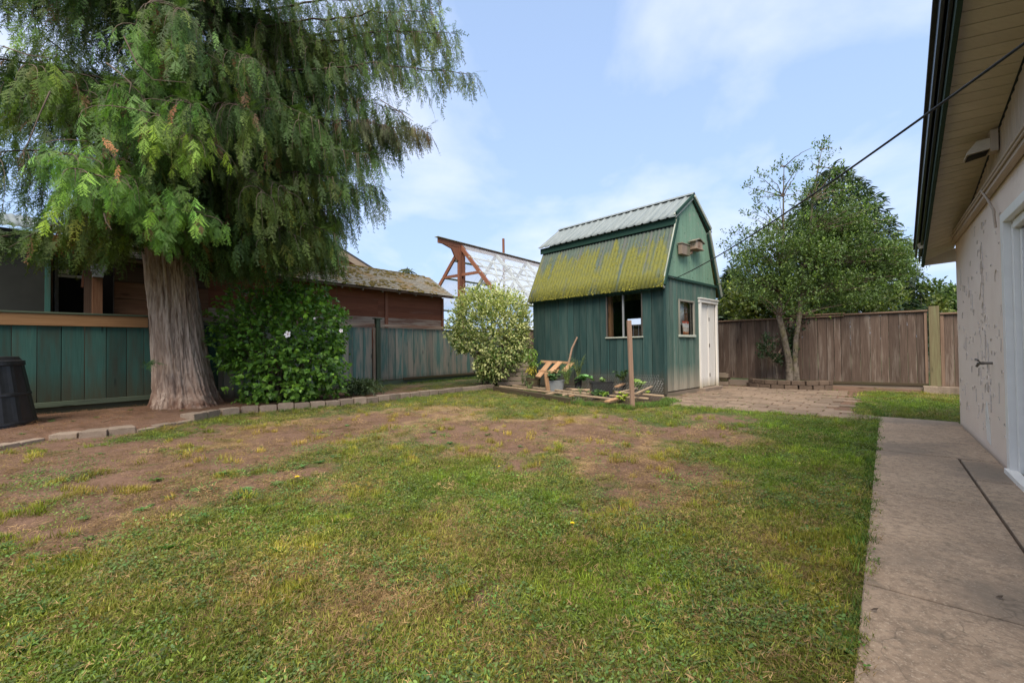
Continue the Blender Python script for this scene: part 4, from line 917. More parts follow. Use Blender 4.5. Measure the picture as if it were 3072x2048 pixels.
# moss clumps on the roof
TV = []; TF = []
bmx = bmesh.new(); bmesh.ops.create_icosphere(bmx, subdivisions=1, radius=1)
TV = np.array([v.co[:] for v in bmx.verts]); TF = np.array([[v.index for v in f.verts] for f in bmx.faces]); bmx.free()
mpn = 900; tt = RNG.uniform(4, T1+.2, mpn); ss = RNG.integers(0, NC, mpn)*slen/NC+RNG.normal(0, .012, mpn); ss = np.where(RNG.random(mpn) < .25, slen-.02, ss)
keep = vno(tt*1.1, ss*2.2, 5) > .42; tt, ss = tt[keep], ss[keep]
pos = LA+LD*tt[:, None]+LN*EO+Z*EZ2+sv*ss[:, None]+up_*.02
rot = np.tile(np.stack([LD, sv, up_], -1), (len(tt), 1, 1))*np.array([1.6, 1, .55])
Vm, Fm = tile(TV, TF, pos, rot, RNG.uniform(.015, .05, len(tt))); o = obj_np('moss', Vm, Fm, M['moss'], nb_, smooth=True); tag(o, kind='stuff')
# boarding and post left of the trunk
board('plywood', Lp(1.15, WO-.02, 2.02), Lp(2.75, WO-.02, 2.02), .33, .02, M['plyb'], Z, nb_); board('plywood', Lp(1.15, WO-.02, 2.36), Lp(2.75, WO-.02, 2.36), .33, .02, M['plyb'], Z, nb_); board('plywood', Lp(1.15, WO-.02, 2.70), Lp(2.75, WO-.02, 2.70), .33, .02, M['brown_wood_dark'], Z, nb_)
tpp = (vp(292, 900, LA+LN*.6, LD)-LA)@LD; board('porch_post', Lp(tpp, .62, 0), Lp(tpp, .62, 2.65), .14, .12, M['plyb'], LD, nb_)
tpp2 = (vp(265, 900, LA+LN*.75, LD)-LA)@LD; board('porch_post', Lp(tpp2, .78, 0), Lp(tpp2, .78, 2.9), .11, .12, M['brown_wood_dark'], LD, nb_)
bx = thing('meter_box', Lp(tpp, .52, 2.66), 'pale metal box on top of the porch post left of the trunk', 'box')
board('box_body', Lp(tpp-.10, .52, 2.72), Lp(tpp+.12, .52, 2.72), .10, .15, M['grey_plastic'], LN, bx); board('box_body', Lp(tpp-.08, .52, 2.60), Lp(tpp+.07, .52, 2.60), .09, .12, M['grey_plastic'], LN, bx)
um = thing('patio_umbrella', Lp(.72, .75, 1.9), 'folded rust red umbrella hanging in the dark porch beyond the fence', 'umbrella')
def lq(px, py, o_=.8): return vp(px, py, LA+LN*o_, LD)
prism('canopy', [lq(268, 768), lq(266, 830), lq(256, 858), lq(258, 820)], LN*.12, M['redwood'], um)
prism('canopy', [lq(262, 775), lq(252, 785), lq(244, 860), lq(250, 862)], LN*.10, M['redwood'], um)
T = Tubes(); T.add([lq(255, 860), lq(254, 935)], .012, 6); T.build('pole', M['grey_plastic'], um)
gs = thing('grey_cabin', Lp(-2, 1), 'dark grey walled cabin with a pale corrugated roof at the left edge', 'building')
tg = (lq(138, 800, .55)-LA)@LD
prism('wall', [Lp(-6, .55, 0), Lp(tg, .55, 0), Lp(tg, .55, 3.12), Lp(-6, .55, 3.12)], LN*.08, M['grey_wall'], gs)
prism('wall', [Lp(tg+.09, .6, 0), Lp(tg+.09, 1.5, 0), Lp(tg+.09, 1.5, 3.2), Lp(tg+.09, .6, 3.2)], -LD*.06, M['brown_wood_dark'], gs)
board('corner_board', Lp(tg+.02, .52, 0), Lp(tg+.02, .52, 3.05), .07, .05, M['green'], LD, gs)
board('eave_board', Lp(-6, .42, 3.18), Lp(tg+.15, .42, 3.14), .16, .04, M['grey_wall'], Z, gs)
A_ = Lp(-6, .30, 3.27); V_ = unit(LN*1.8+Z*.55)
ribs('roof_sheet', Lp(-6, .30, 3.24), LD, V_, 6+tg+.25, 2.2, .11, .022, M['galv'], gs, 'sine')
wf = thing('porch_window', Lp(tg+.1, .9, 2), 'narrow white framed window in the shade between cabin and post', 'window')
for px0, px1, y0, y1 in ((160, 176, 730, 935), ):
    q0, q1_ = lq(170, 735, 1.3), lq(170, 935, 1.3); board('frame', q1_, q0, .05, .04, M['grey_plastic'], LD, wf)
q0, q1_ = lq(172, 826, 1.3), lq(245, 832, 1.3); board('frame', q0, q1_, .05, .04, M['vinyl'], Z, wf)
q0, q1_ = lq(175, 815, 1.3), lq(208, 816, 1.3); board('ledge', q0, q1_, .07, .04, M['vinyl'], Z, wf)
prism('pane', [lq(174, 740, 1.35), lq(245, 745, 1.35), lq(245, 825, 1.35), lq(174, 822, 1.35)], LN*.01, M['glass'], wf)
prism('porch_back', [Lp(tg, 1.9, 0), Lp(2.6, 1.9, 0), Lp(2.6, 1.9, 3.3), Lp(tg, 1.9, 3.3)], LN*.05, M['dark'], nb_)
# neighbour house gable farther back
nh = thing('neighbour_house', dp(900, 800, 19)*np.array([1, 1, 0]), 'brown gabled house with a dark roof edge half hidden behind the cedar', 'house')
Yg = 19.; A1 = dp(800, 600, Yg); R1 = dp(1150, 822, Yg); Lf = A1+(A1-R1)*np.array([1, 1, -1]); Lf[2] = R1[2]
back = np.array([-.35, 1, 0])*6
dw = np.array([0, 0, -.17])
prism('roof', [A1, R1, R1+dw, A1+dw], back, M['shingle_dark'], nh); prism('roof', [A1, Lf, Lf+dw, A1+dw], back, M['shingle_dark'], nh)
f_ = np.array([0, -.03, 0]); prism('rake_board', [A1+dw*.6+f_, R1+dw*.6+f_, R1+dw*2.2+f_, A1+dw*2.2+f_], np.array([0, .05, 0]), M['greytimber'], nh)
bk = np.array([0, .7, 0]); prism('gable_wall', [A1+bk+dw*1.2, R1+bk+dw*1.2, np.array([R1[0], R1[1]+.7, 0]), np.array([Lf[0], Lf[1]+.7, 0]), Lf+bk+dw*1.2], np.array([0, .1, 0]), M['siding'], nh)
# ------------------------------------------------------------------ greenhouse frame
OR = 2.6
def rq(px, py): return vp(px, py, LA+LN*OR, LD)
r0, r1 = rq(1314, 716), rq(1380, 733); zr = (r0[2]+r1[2])/2; tr0 = (r0-LA)@LD; tr1 = (r1-LA)@LD; print('greenhouse ridge', tr0, tr1, zr)
ghs = thing('greenhouse', Lp(tr1, OR), 'tall red timber A-frame greenhouse with clear corrugated roofing beyond the fence', 'greenhouse')
def gq(px, py): return vp(px, py, Lp(tr1, OR), LN)
rR = gq(1482, 868); rL = gq(1306, 842); oR, zR = (rR-LA)@LN, rR[2]; oL, zL = (rL-LA)@LN, rL[2]; print('rafters', oR, zR, oL, zL)
slope = (zr-zR)/(OR-oR); oe = oR-.5; ze = zr-slope*(OR-oe)
oL2 = OR+(OR-oe); 
board('ridge_beam', Lp(tr0, OR, zr-.06), Lp(tr1+8, OR, zr-.06), .20, .08, M['redwood'], Z, ghs)
prism('ridge_bracket', [Lp(tr0+.25, OR-.03, zr-.16), Lp(tr0+.75, OR-.03, zr-.28), Lp(tr1-.25, OR-.03, zr-.7), Lp(tr1, OR-.03, zr-.75), Lp(tr1, OR-.03, zr-.1), Lp(tr0+.2, OR-.03, zr-.08)], LN*.07, M['redwood'], ghs)
board('ridge_flashing', Lp(tr0-.1, OR, zr+.07), Lp(tr1+8, OR, zr+.07), .22, .02, M['grey_trim'], LN, ghs)
for dt in (0, .22): board('post', Lp(tr1-.04+dt*1., OR, 0), Lp(tr1-.04+dt, OR, zr-.15), .15, .12, M['redwood'], LD, ghs)
k = 0
for tt in (tr1+.05, tr1+2.4, tr1+4.8, tr1+7.2):
    mt = M['redwood'] if k == 0 else M['grey_trim']
    board('rafter', Lp(tt, OR, zr-.1), Lp(tt, oe, ze-.1), .16, .07, mt, Z, ghs); board('rafter', Lp(tt, OR, zr-.1), Lp(tt, oL2, ze-.1), .16, .07, mt, Z, ghs)
    board('collar_tie', Lp(tt, OR-1.1, zr-slope*1.1-.1), Lp(tt, OR+1.1, zr-slope*1.1-.1), .12, .05, mt, Z, ghs); k += 1
V_ = unit(Lp(0, oe, ze)-Lp(0, OR, zr)); Lv = float(np.linalg.norm(Lp(0, oe, ze)-Lp(0, OR, zr)))
for k in range(8): ribs('roof_sheet', Lp(tr1+.1+k*1.0, OR, zr+.03), LD, V_, 1.02, Lv, .085, .02, M['clear'], ghs, 'sine')
V2_ = unit(Lp(0, oL2, ze)-Lp(0, OR, zr))
for k in range(8): ribs('roof_sheet', Lp(tr1+.1+k*1.0, OR, zr+.03), LD, V2_, 1.02, Lv, .085, .02, M['clear'], ghs, 'sine')
for f in (.22, .48, .74, .97):
    p = Lp(0, OR, zr)+V_*Lv*f; o_, z_ = (p-LA)@LN, p[2]-.03
    board('purlin', Lp(tr1, o_, z_), Lp(tr1+8, o_, z_), .09, .035, M['grey_trim'], V_, ghs)
    p = Lp(0, OR, zr)+V2_*Lv*f; o_, z_ = (p-LA)@LN, p[2]-.03
    board('purlin', Lp(tr1, o_, z_), Lp(tr1+8, o_, z_), .09, .035, M['grey_trim'], V2_, ghs)
for k in range(7):
    a = tr1+.2+k*1.15; p0 = Lp(a, OR, zr)+V_*Lv*.15-Z*.06; p1 = Lp(a+1.6, OR, zr)+V_*Lv*.9-Z*.06; board('brace', p0, p1, .09, .03, M['grey_trim'], np.cross(V_, LD), ghs) if False else board('brace', p0, p1, .09, .03, M['grey_trim'], V_, ghs)
    p0 = Lp(a+1.6, OR, zr)+V_*Lv*.15-Z*.09; p1 = Lp(a, OR, zr)+V_*Lv*.9-Z*.09; board('brace', p0, p1, .09, .03, M['grey_trim'], V_, ghs)
pol = dp(1513, 775, 21); T = Tubes(); T.add([pol*np.array([1, 1, 0]), dp(1510, 716, 21)], .06, 8); o = T.build('chimney_pipe', M['redwood']); tag(o, 'thin rust red pipe standing up behind the greenhouse ridge', 'pipe')
# neighbour roofs behind the back fence
nr = thing('far_house', dp(2200, 950, 26)*np.array([1, 1, 0]), 'low grey roofed house with a white gable seen over the back fence beside the shed', 'house')
Yf = 26.; a0, a1, a2, a3 = dp(2120, 880, Yf), dp(2280, 948, Yf), dp(2120, 925, Yf), dp(2230, 955, Yf)
prism('roof', [dp(2120, 895, Yf), dp(2150, 898, Yf), dp(2285, 952, Yf), dp(2285, 990, Yf), dp(2120, 990, Yf)], np.array([-1.5, 5, 0]), M['shingle_dark'], nr)
prism('gable_wall', [dp(2120, 925, Yf-.2), dp(2140, 925, Yf-.2), dp(2192, 957, Yf-.2), dp(2192, 1000, Yf-.2), dp(2120, 1000, Yf-.2)], np.array([0, .15, 0]), M['vinyl'], nr)
board('chimney_base', dp(2205, 950, Yf-.4), dp(2248, 950, Yf-.4), .9, .5, M['plyb'], Z, nr)
#VEG#
# ================================================================== VEGETATION
def col_var(base, n, rng, v=.25, hue=.12):
    b = np.array(base)[None]*np.exp(rng.normal(0, v, (n, 1)))
    return np.clip(b*np.exp(rng.normal(0, hue, (n, 3))*np.array([1, .35, .6])), .002, .9)
def template(name, V, F, mat, shade=None):
    me = mesh_np(name, V, F, mat)
    a = me.color_attributes.new('shade', 'FLOAT_COLOR', 'POINT'); c = np.ones((len(V), 4), np.float32)
    if shade is not None: c[:, :3] = np.asarray(shade).reshape(len(V), -1)
    a.data.foreach_set('color', c.ravel())
    return bpy.data.objects.new(name, me)
# ---- cedar frond: flat drooping spray, local +Y along the stem
def frond_template(seed, n_side, lat, sub, w, droop):
    r = np.random.default_rng(seed); V, F, C = [], [], []
    zz = lambda y: -droop*y*y
    def strip(p0, p1, w, z0, z1, c0, c1):
        d = np.array(p1)-np.array(p0); nn = np.array([-d[1], d[0]]); nn = nn/(np.linalg.norm(nn)+1e-9)*w/2; k = len(V)
        V.extend([[p0[0]-nn[0], p0[1]-nn[1], z0], [p0[0]+nn[0], p0[1]+nn[1], z0], [p1[0]+nn[0]*.3, p1[1]+nn[1]*.3, z1], [p1[0]-nn[0]*.3, p1[1]-nn[1]*.3, z1]])
        F.append([k, k+1, k+2, k+3]); C.extend([c0, c0, c1, c1])
    xs_c = lambda y: .05*math.sin(y*5+seed)
    for i in range(4): strip([xs_c(i/4), i/4], [xs_c((i+1)/4), (i+1)/4], w*1.1*(1-i/4)+.003, zz(i/4), zz((i+1)/4), .65, .8)
    for i in range(n_side):
        y0 = .05+.93*(i+r.uniform(-.2, .2))/n_side; y0 = max(.02, y0)
        for s in (-1, 1):
            if r.random() < .10: continue
            L = lat*((1-y0)**.75*.95+.12)*min(1, .45+y0*4)*r.uniform(.7, 1.15); yy = y0+(.5/n_side if s > 0 else 0)
            a = rad(r.uniform(32, 56)); dxx, dyy = s*math.sin(a), math.cos(a); z0 = zz(y0)+0; dz = -droop*1.3*L+r.normal(0, .02); x0 = xs_c(y0)
            strip([x0, yy], [x0+dxx*L, yy+dyy*L], w, z0, z0+dz, .8, 1.2)
            m_ = max(1, int(L/sub))
            for q in range(1, m_+1):
                t = q/(m_+1); bx_, by_ = x0+dxx*L*t, yy+dyy*L*t; l2 = sub*1.25*(1-t*.6)*r.uniform(.6, 1.2)
                for s2 in (-1, 1):
                    a2 = a*s+s2*rad(38); strip([bx_, by_], [bx_+math.sin(a2)*l2, by_+math.cos(a2)*l2], w*.85, z0+dz*t, z0+dz*t-.25*l2, .95, 1.3)
    return np.array(V), np.array(F), np.repeat(np.array(C)[:, None], 3, 1)
ft = [template('frond_%s' % 'ab'[k], *(lambda a: (a[0], a[1], M['frond'], a[2]))(frond_template(*q))) for k, q in enumerate(((11, 10, .46, .065, .021, .20), (12, 8, .27, .07, .030, .10)))]

# ---- cedar trunk: flared, furrowed
TB = np.array([-6.22, 8.28, 0.])
cedar = thing('cedar_tree', TB, 'huge western cedar with furrowed flaring trunk and drooping feathery branches', 'tree')
nth, nzr = 240, 260
zs = np.concatenate([np.linspace(-.1, .9, 90), np.linspace(.91, 3.4, 120), np.linspace(3.45, 12.5, 50)])
th = np.linspace(0, 2*np.pi, nth, endpoint=False); TH, ZS = np.meshgrid(th, zs, indexing='ij')
r0_ = np.interp(ZS, [-.1, .1, .35, .8, 1.4, 2.6, 4, 12.5], [.60, .55, .475, .43, .395, .365, .335, .14])
flare = np.interp(ZS, [0, .12, .45, 1.2], [1.3, .9, .3, 0.])
lob = .14*np.cos(2*TH+1.2)+.13*np.abs(np.cos(2.5*TH+1.9))+.10*np.abs(np.cos(4.5*TH+.4))-.08
fl2 = .035*np.cos(5*TH+1.9+.25*ZS)+.022*np.cos(8*TH+2.6)
tw = TH+.05*np.sin(ZS*1.5)
fur = fbm(tw*8.9+.6*fbm(tw*3, ZS*1.5, 31), ZS*1.25, 40, 3)*.6+fbm(tw*22, ZS*2.4, 41, 3)*.4
frg = -np.abs(fur-.5)*2
rr_ = r0_*(1+lob*flare*1.0+fl2)+(np.clip(fur, .40, .60)-.5)*.21+(np.clip(fur, .3, .7)-.5)*.06+frg*.014
base_rot = np.interp(ZS, [0, .25, .5], [1, .6, 0])*(fbm(TH*6, ZS*9, 50)-.5)*.10
rr_ = rr_+base_rot
cxz = TB[0]+.02*np.sin(ZS*.8)-.13*np.clip(ZS, 0, 3.2); XX = cxz+rr_*np.cos(TH); YY = TB[1]+rr_*np.sin(TH)
V = np.stack([XX, YY, ZS], -1).reshape(-1, 3); m2 = len(zs)
i, j = np.meshgrid(np.arange(nth), np.arange(m2-1), indexing='ij'); F = np.stack([i*m2+j, ((i+1) % nth)*m2+j, ((i+1) % nth)*m2+j+1, i*m2+j+1], -1).reshape(-1, 4)
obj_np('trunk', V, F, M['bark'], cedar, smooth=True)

# ---- limbs, hanging branchlets and fronds
rc = np.random.default_rng(21)
limbs = []
def Rz(z): return float(np.interp(z, [2.3, 3.0, 4.0, 5.2, 7, 9, 12.5], [2.6, 3.1, 3.4, 3.55, 3.7, 3.3, 1.2]))
def tz(z): return TB+np.array([-.13*min(z, 3.2), 0, z])
# free limbs all round
for k in range(125):
    z0 = 2.9+9.4*rc.random()**1.15; az = rc.uniform(0, 2*np.pi); R = Rz(z0)*rc.uniform(.72, 1.)
    d = np.array([math.cos(az), math.sin(az), 0.])
    lowleft = d[0] < -.35
    if z0 < 5.8 and lowleft: continue
    if d[1] > .75 and z0 < 4: continue
    tip = tz(z0)+d*R+Z*(-.55-.25*rc.random())*(R*.33); mid = tz(z0)+d*R*.5+Z*(.10*R)
    limbs.append((tz(z0)+d*.4, mid, tip, rc.uniform(.45, .95), 0))
# surveyed limbs: outer right silhouettes and the low bright boughs in front
def LM(z0, px, py, Y, hang, kind=0, up=.5):
    tip = dp(px, py, Y); s = tz(z0); d = tip-s; d[2] = 0; s = s+unit(d)*.35; mid = (s+tip)/2+Z*(up*.7+.5*max(0, (s[2]-tip[2])*.3))+rc.normal(0, .15, 3); limbs.append((s, mid, tip, hang, kind))
for a in ((6.2, 1445, 222, 7.9, .26), (6.4, 1385, 120, 8.0, .5), (6.9, 1340, 10, 8.1, .32), (7.4, 1310, -60, 8.4, .3), (5.6, 1320, 400, 7.8, .28, 2), (5.6, 1195, 385, 8.2, .4), (5.9, 1180, 300, 8., .5), (5.3, 1165, 400, 8.3, .6), (5.0, 1150, 500, 8.0, .55), (4.6, 1120, 560, 8.2, .6),
          (4.2, 1065, 640, 8.4, .45), (3.9, 1030, 700, 7.9, .5), (3.8, 960, 720, 8.6, .55), (3.7, 1000, 735, 9.2, .4), (3.6, 900, 730, 7.6, .45), (3.5, 820, 720, 7.2, .5), (3.5, 740, 700, 7.4, .5), (3.4, 640, 690, 7.3, .4), (6.6, 1270, 50, 8.6, .4), (6.2, 1200, 140, 8.4, .6), (5.7, 1100, 420, 9.0, .6), (6., 1080, 260, 8.8, .6), (3.9, 940, 640, 8.0, .6), (4.2, 1040, 540, 7.7, .5), (4.4, 860, 600, 7.2, .6)): LM(*a)
front = ((4.3, 470, 330, 5.6, .45, 1), (4.0, 230, 400, 5.4, .5, 1), (3.9, 130, 420, 5.2, .22, 1), (4.4, 330, 250, 5.5, .55, 1), (4.9, 180, 180, 5.6, .5, 1), (3.7, 320, 520, 5.4, .5, 1), (3.6, 200, 590, 5.6, .35, 1), (3.5, 420, 640, 5.9, .42, 1), (3.6, 560, 560, 6.0, .5, 1), (3.5, 600, 640, 6.1, .3, 1), (4.1, 600, 440, 5.8, .45, 1), (4.5, 560, 280, 5.8, .4, 1), (3.5, 500, 690, 6.3, .35, 1), (5.2, 80, 60, 6.0, .5, 1), (5.2, 350, 60, 5.7, .6, 1), (5.5, 560, 100, 6.2, .6, 1), (3.9, 260, 480, 5.0, .35, 1), (3.45, 330, 700, 6.6, .25, 1), (4.9, 40, 260, 6.4, .5, 0), (5.0, 0, 120, 6.8, .6, 0))
for a in front: LM(*a)
LB = Tubes(); TW = Tubes()
P, D, NR, SC, TT, KD = [], [], [], [], [], []
greens = {0: (.075, .125, .032), 1: (.115, .20, .042), 2: (.09, .10, .045)}
for s, mid, tip, hang, kind in limbs:
    L = np.linalg.norm(tip-s); n = max(8, int(L/.22)); path_ = bez(s, mid, tip, n)
    path_ += np.cumsum(rc.normal(0, .022, path_.shape), 0)
    LB.add(path_, np.linspace(.030 if kind != 2 else .018, .003, n), 6)
    out = unit(tip-s); out[2] = 0; out = unit(out)
    start = .22 if kind != 2 else .72
    ns = int(L*(20 if kind == 1 else 23))
    for q in range(ns):
        t = start+(1-start)*((q+rc.random())/ns); i = min(int(t*(n-1)), n-2); p = path_[i]+(path_[i+1]-path_[i])*(t*(n-1)-i)
        side = np.array([-out[1], out[0], 0])*rc.normal(0, 1)
        h = hang*(1.35 if kind == 0 else 1.1)*rc.uniform(.4, 1.2)*(1-.45*max(0, t-.75)/.25)
        if rc.random() < (.9 if kind == 0 else .45):
            hd = rc.normal(0, 1, 3); P.append(p+Z*.03); D.append(unit(out*.6+hd*.7-Z*.35)); NR.append(unit(Z+rc.normal(0, .5, 3))); SC.append(rc.uniform(.16, .30)); KD.append(kind); TT.append(np.array(greens[kind])*math.exp(rc.normal(.05, .25)))
        # branchlet: starts sideways/out then hangs
        b1 = p+side*rc.uniform(.10, .38)*(.4+.6*(1-abs(t-.5)))+out*rc.uniform(0, .12)-Z*.04; b2 = b1+out*rc.uniform(0, .10)-Z*h
        bp3 = bez(p, b1+Z*.03, b2, 6)
        if rc.random() < .45 and b2[2] > 2.75: TW.add(bp3, np.linspace(.007, .002, 6), 4)
        nf = max(2, int(h/.14)+1)
        for f in range(nf):
            u = (f+.6*rc.random()+.3)/nf; pp = bp3[min(int(u*5), 4)]+(bp3[min(int(u*5)+1, 5)]-bp3[min(int(u*5), 4)])*(u*5-min(int(u*5), 4))
            ang = rc.uniform(0, 2*np.pi); hd = np.array([math.cos(ang), math.sin(ang), 0]); dd = unit(out*.22+hd*rc.uniform(.05, .55)+np.array([0, 0, -1.]))
            nn = unit(np.cross(dd, np.cross(hd+rc.normal(0, .3, 3), dd))+Z*.35)
            P.append(pp); D.append(dd); NR.append(nn); SC.append(rc.uniform(.22, .40)*(.92 if kind == 1 else 1.0)*(.75 if kind == 2 else 1)); KD.append(kind)
            c = np.array(greens[kind])*math.exp(rc.normal(0, .32))*(np.array([.93, 1., 1.0]) if vno(pp[0]*1.3+9, pp[2]*1.3, 12) > .55 else np.array([1.18, 1.03, .85])); tipf = max(0, t-.6)/.4
            c = c*(1+.55*tipf) if kind == 1 else c*(1+.25*tipf)
            if rc.random() < .03: c = c*1.4
            if kind == 1 and rc.random() < .22: c = c*np.array([1.45, 1.35, .8])
            if rc.random() < .02: c = np.array([.20, .095, .04])*rc.uniform(.5, 1.1)
            if kind == 0 and rc.random() < .12: c = c*np.array([1.5, 1.1, .9])
            TT.append(c)
for k in range(6500):
    z = 3.1+8.5*rc.random(); a = rc.uniform(0, 2*np.pi); q = rc.uniform(.35, 1.9); hd = np.array([math.cos(a), math.sin(a), 0]); P.append(tz(z)+hd*q); D.append(unit(hd*.5+rc.normal(0, .3, 3)-Z)); NR.append(unit(hd+rc.normal(0, .4, 3)+Z*.4)); SC.append(rc.uniform(.25, .42)); KD.append(0); TT.append(np.array(greens[0])*math.exp(rc.normal(-.1, .3)))
P, D, NR, SC, TT, KD = map(np.array, (P, D, NR, SC, TT, KD)); 
low_ = 2.42+.35*(vno(P[:, 0]*2.2, P[:, 1]*2.2, 71)-.35)+.45*np.clip((-7.2-P[:, 0])/1.2, 0, 1)+SC*.55*(D[:, 2] < -.4)   # the browse line under the crown
kp = P[:, 2] > low_; P, D, NR, SC, TT, KD = (q[kp] for q in (P, D, NR, SC, TT, KD)); print('fronds', len(P))
Rm = frames(D, NR); sel = RNG.random(len(P)) < np.where(KD == 1, .92, .12)
for k, msk in enumerate((sel, ~sel)):
    o = scatter('foliage', ft[k], P[msk], eulers(Rm[msk]), SC[msk]*(1.05 if k == 0 else 1.15), TT[msk], cedar); tag(o, kind='stuff')
LB.build('limbs', M['twig_dark'], cedar); TW.build('twigs', M['twig'], cedar)
# two dead orange sprays and a few bare hanging twigs
dq = [(dp(355, 495, 5.3), (.0, -.1, -1), .22), (dp(305, 415, 5.2), (.6, -.1, -.5), .26), (dp(330, 425, 5.25), (.3, 0, -1), .18)]
Rd = frames(np.array([q[1] for q in dq], float), np.array([[.2, -1, .2]]*3))
o = scatter('dead_spray', ft[1], np.array([q[0] for q in dq]), eulers(Rd), [q[2] for q in dq], np.array([[.62, .27, .12]]*3), cedar); tag(o, kind='stuff')
T = Tubes()
for pts_ in ([(150, 275, 5.2), (120, 340, 5.15), (88, 420, 5.1), (52, 490, 5.1)], [(372, 110, 5.4), (410, 190, 5.4), (460, 240, 5.5), (560, 248, 5.7)], [(320, 190, 5.3), (360, 220, 5.3), (394, 250, 5.3), (388, 280, 5.3)], [(10, 140, 5.8), (80, 165, 5.8), (150, 175, 5.7)], [(1140, 300, 7.9), (1190, 330, 7.9), (1240, 365, 7.8)], [(312, 640, 5.4), (318, 665, 5.4), (335, 690, 5.4)]):
    q = np.array([dp(*a) for a in pts_]); T.add(q, np.linspace(.010, .004, len(q)), 5)
T.build('bare_twig', M['twig'], cedar)
# sprig growing from the trunk foot
pp = dp(455, 1085, 7.55); q = RNG.normal(0, .05, (14, 3))+pp; dd = np.array([[RNG.normal(0, 1), -.5, RNG.uniform(-.8, .5)] for _ in range(14)])
o = scatter('trunk_sprig', ft[1], q, eulers(frames(dd, np.array([[0, -.4, 1.]]*14))), RNG.uniform(.14, .24, 14), col_var((.06, .13, .03), 14, RNG), cedar); tag(o, kind='stuff')

# ---- leaf shapes
def leaf_t(kind):
    if kind == 'hib':   # three lobed toothed leaf, length 1 along Y
        o_ = np.array([[0, 0, 0], [.22, .10, .03], [.40, .30, .05], [.27, .42, .03], [.30, .58, .03], [.14, .72, .0], [0, 1., -.10], [-.14, .72, 0], [-.30, .58, .03], [-.27, .42, .03], [-.40, .30, .05], [-.22, .10, .03], [0, .5, -.03]])
        F_ = [[12, i, (i+1) % 12] for i in range(12)]
    elif kind == 'oval':
        o_ = np.array([[0, 0, 0], [.22, .25, .05], [.26, .5, .05], [.18, .8, .02], [0, 1, -.06], [-.18, .8, .02], [-.26, .5, .05], [-.22, .25, .05], [0, .5, -.02]]); F_ = [[8, i, (i+1) % 8] for i in range(8)]
    elif kind == 'holly':
        o_ = np.array([[0, 0, 0], [.25, .3, .07], [.22, .65, .05], [0, 1, -.05], [-.22, .65, .05], [-.25, .3, .07], [0, .5, -.02]]); F_ = [[6, i, (i+1) % 6] for i in range(6)]
    elif kind == 'lance':
        o_ = np.array([[0, 0, 0], [.10, .3, .03], [.08, .7, -.02], [0, 1, -.15], [-.08, .7, -.02], [-.10, .3, .03]]); F_ = [[0, 1, 5], [1, 2, 4], [1, 4, 5], [2, 3, 4]]
    return o_, np.array(F_)
def leaves(name, kind, pos, dirs, nrm, size, tint, parent, mat='leaf', stuff=True):
    tv_, tf_ = leaf_t(kind); Rm_ = frames(dirs, nrm); V_, F_ = tile(tv_, tf_, pos, Rm_, size)
    o = obj_np(name, V_, F_, M[mat], parent, np.repeat(tint, len(tv_), 0)); 
    if stuff: tag(o, kind='stuff')
    return o
def bush(c, rad3, n, rng, shell=.75, lump=.18, flatb=True, seed=0):
    """points in a lumpy ellipsoid, thicker toward its surface, grouped on shoots"""
    d = unit(rng.normal(0, 1, (n, 3))); az = np.arctan2(d[:, 1], d[:, 0]); d = d/(np.sum(np.abs(d)**3, 1, keepdims=True)**(1/3))
    lf_ = 1+lump*2*(fbm(az*1.6+10, d[:, 2]*2.5+5, seed)-.5)+lump*1.2*(fbm(az*5+30, d[:, 2]*6, seed+3)-.5)
    rr2 = (shell+(1-shell)*rng.random(n))**.6*lf_; rr2 = np.where(rng.random(n) < .3, rr2*rng.uniform(.5, .95, n), rr2)
    return np.asarray(c)+d*rr2[:, None]*np.asarray(rad3), d, rr2
# hibiscus
rh = np.random.default_rng(31)
hc = np.array([-4.72, 8.95, 1.16]); hib = thing('hibiscus_shrub', (hc[0], hc[1], 0), 'dense dark green hibiscus shrub with a few white flowers right of the cedar trunk', 'shrub')
n = 2900; sp_, sd_, _ = bush(hc, (1.22, .9, 1.20), n, rh, .55, .22, seed=4)
sp_[:, 0] += (sp_[:, 2]-1.1)*-.04; okz = sp_[:, 2] > .12
cut = ~((sp_[:, 2] < .75) & (sp_[:, 0] < hc[0]-.62)); sp_, sd_ = sp_[okz & cut], sd_[okz & cut]
pos, dd, nn, sz, tn = [], [], [], [], []
for p, d in zip(sp_, sd_):
    sh = unit(d+np.array([0, 0, .5])+rh.normal(0, .35, 3)); L = rh.uniform(.08, .22); k = rh.integers(3, 6); g_ = math.exp(rh.normal(0, .25)); yl = rh.random() < .15
    for q in range(k):
        pos.append(p+sh*L*q/k); a = rh.normal(0, 1, 3); dd.append(unit(a+d*.9+np.array([0, 0, -.25]))); nn.append(unit(np.array([0, 0, 1.])+d*.6+rh.normal(0, .35, 3))); sz.append(rh.uniform(.07, .125)*(1 if q < k-1 else .7))
        tn.append(np.array((.115, .235, .036))*g_*(np.array([1.5, 1.35, 1.]) if (q == k-1 or yl) else 1.)*rh.uniform(.8, 1.2))
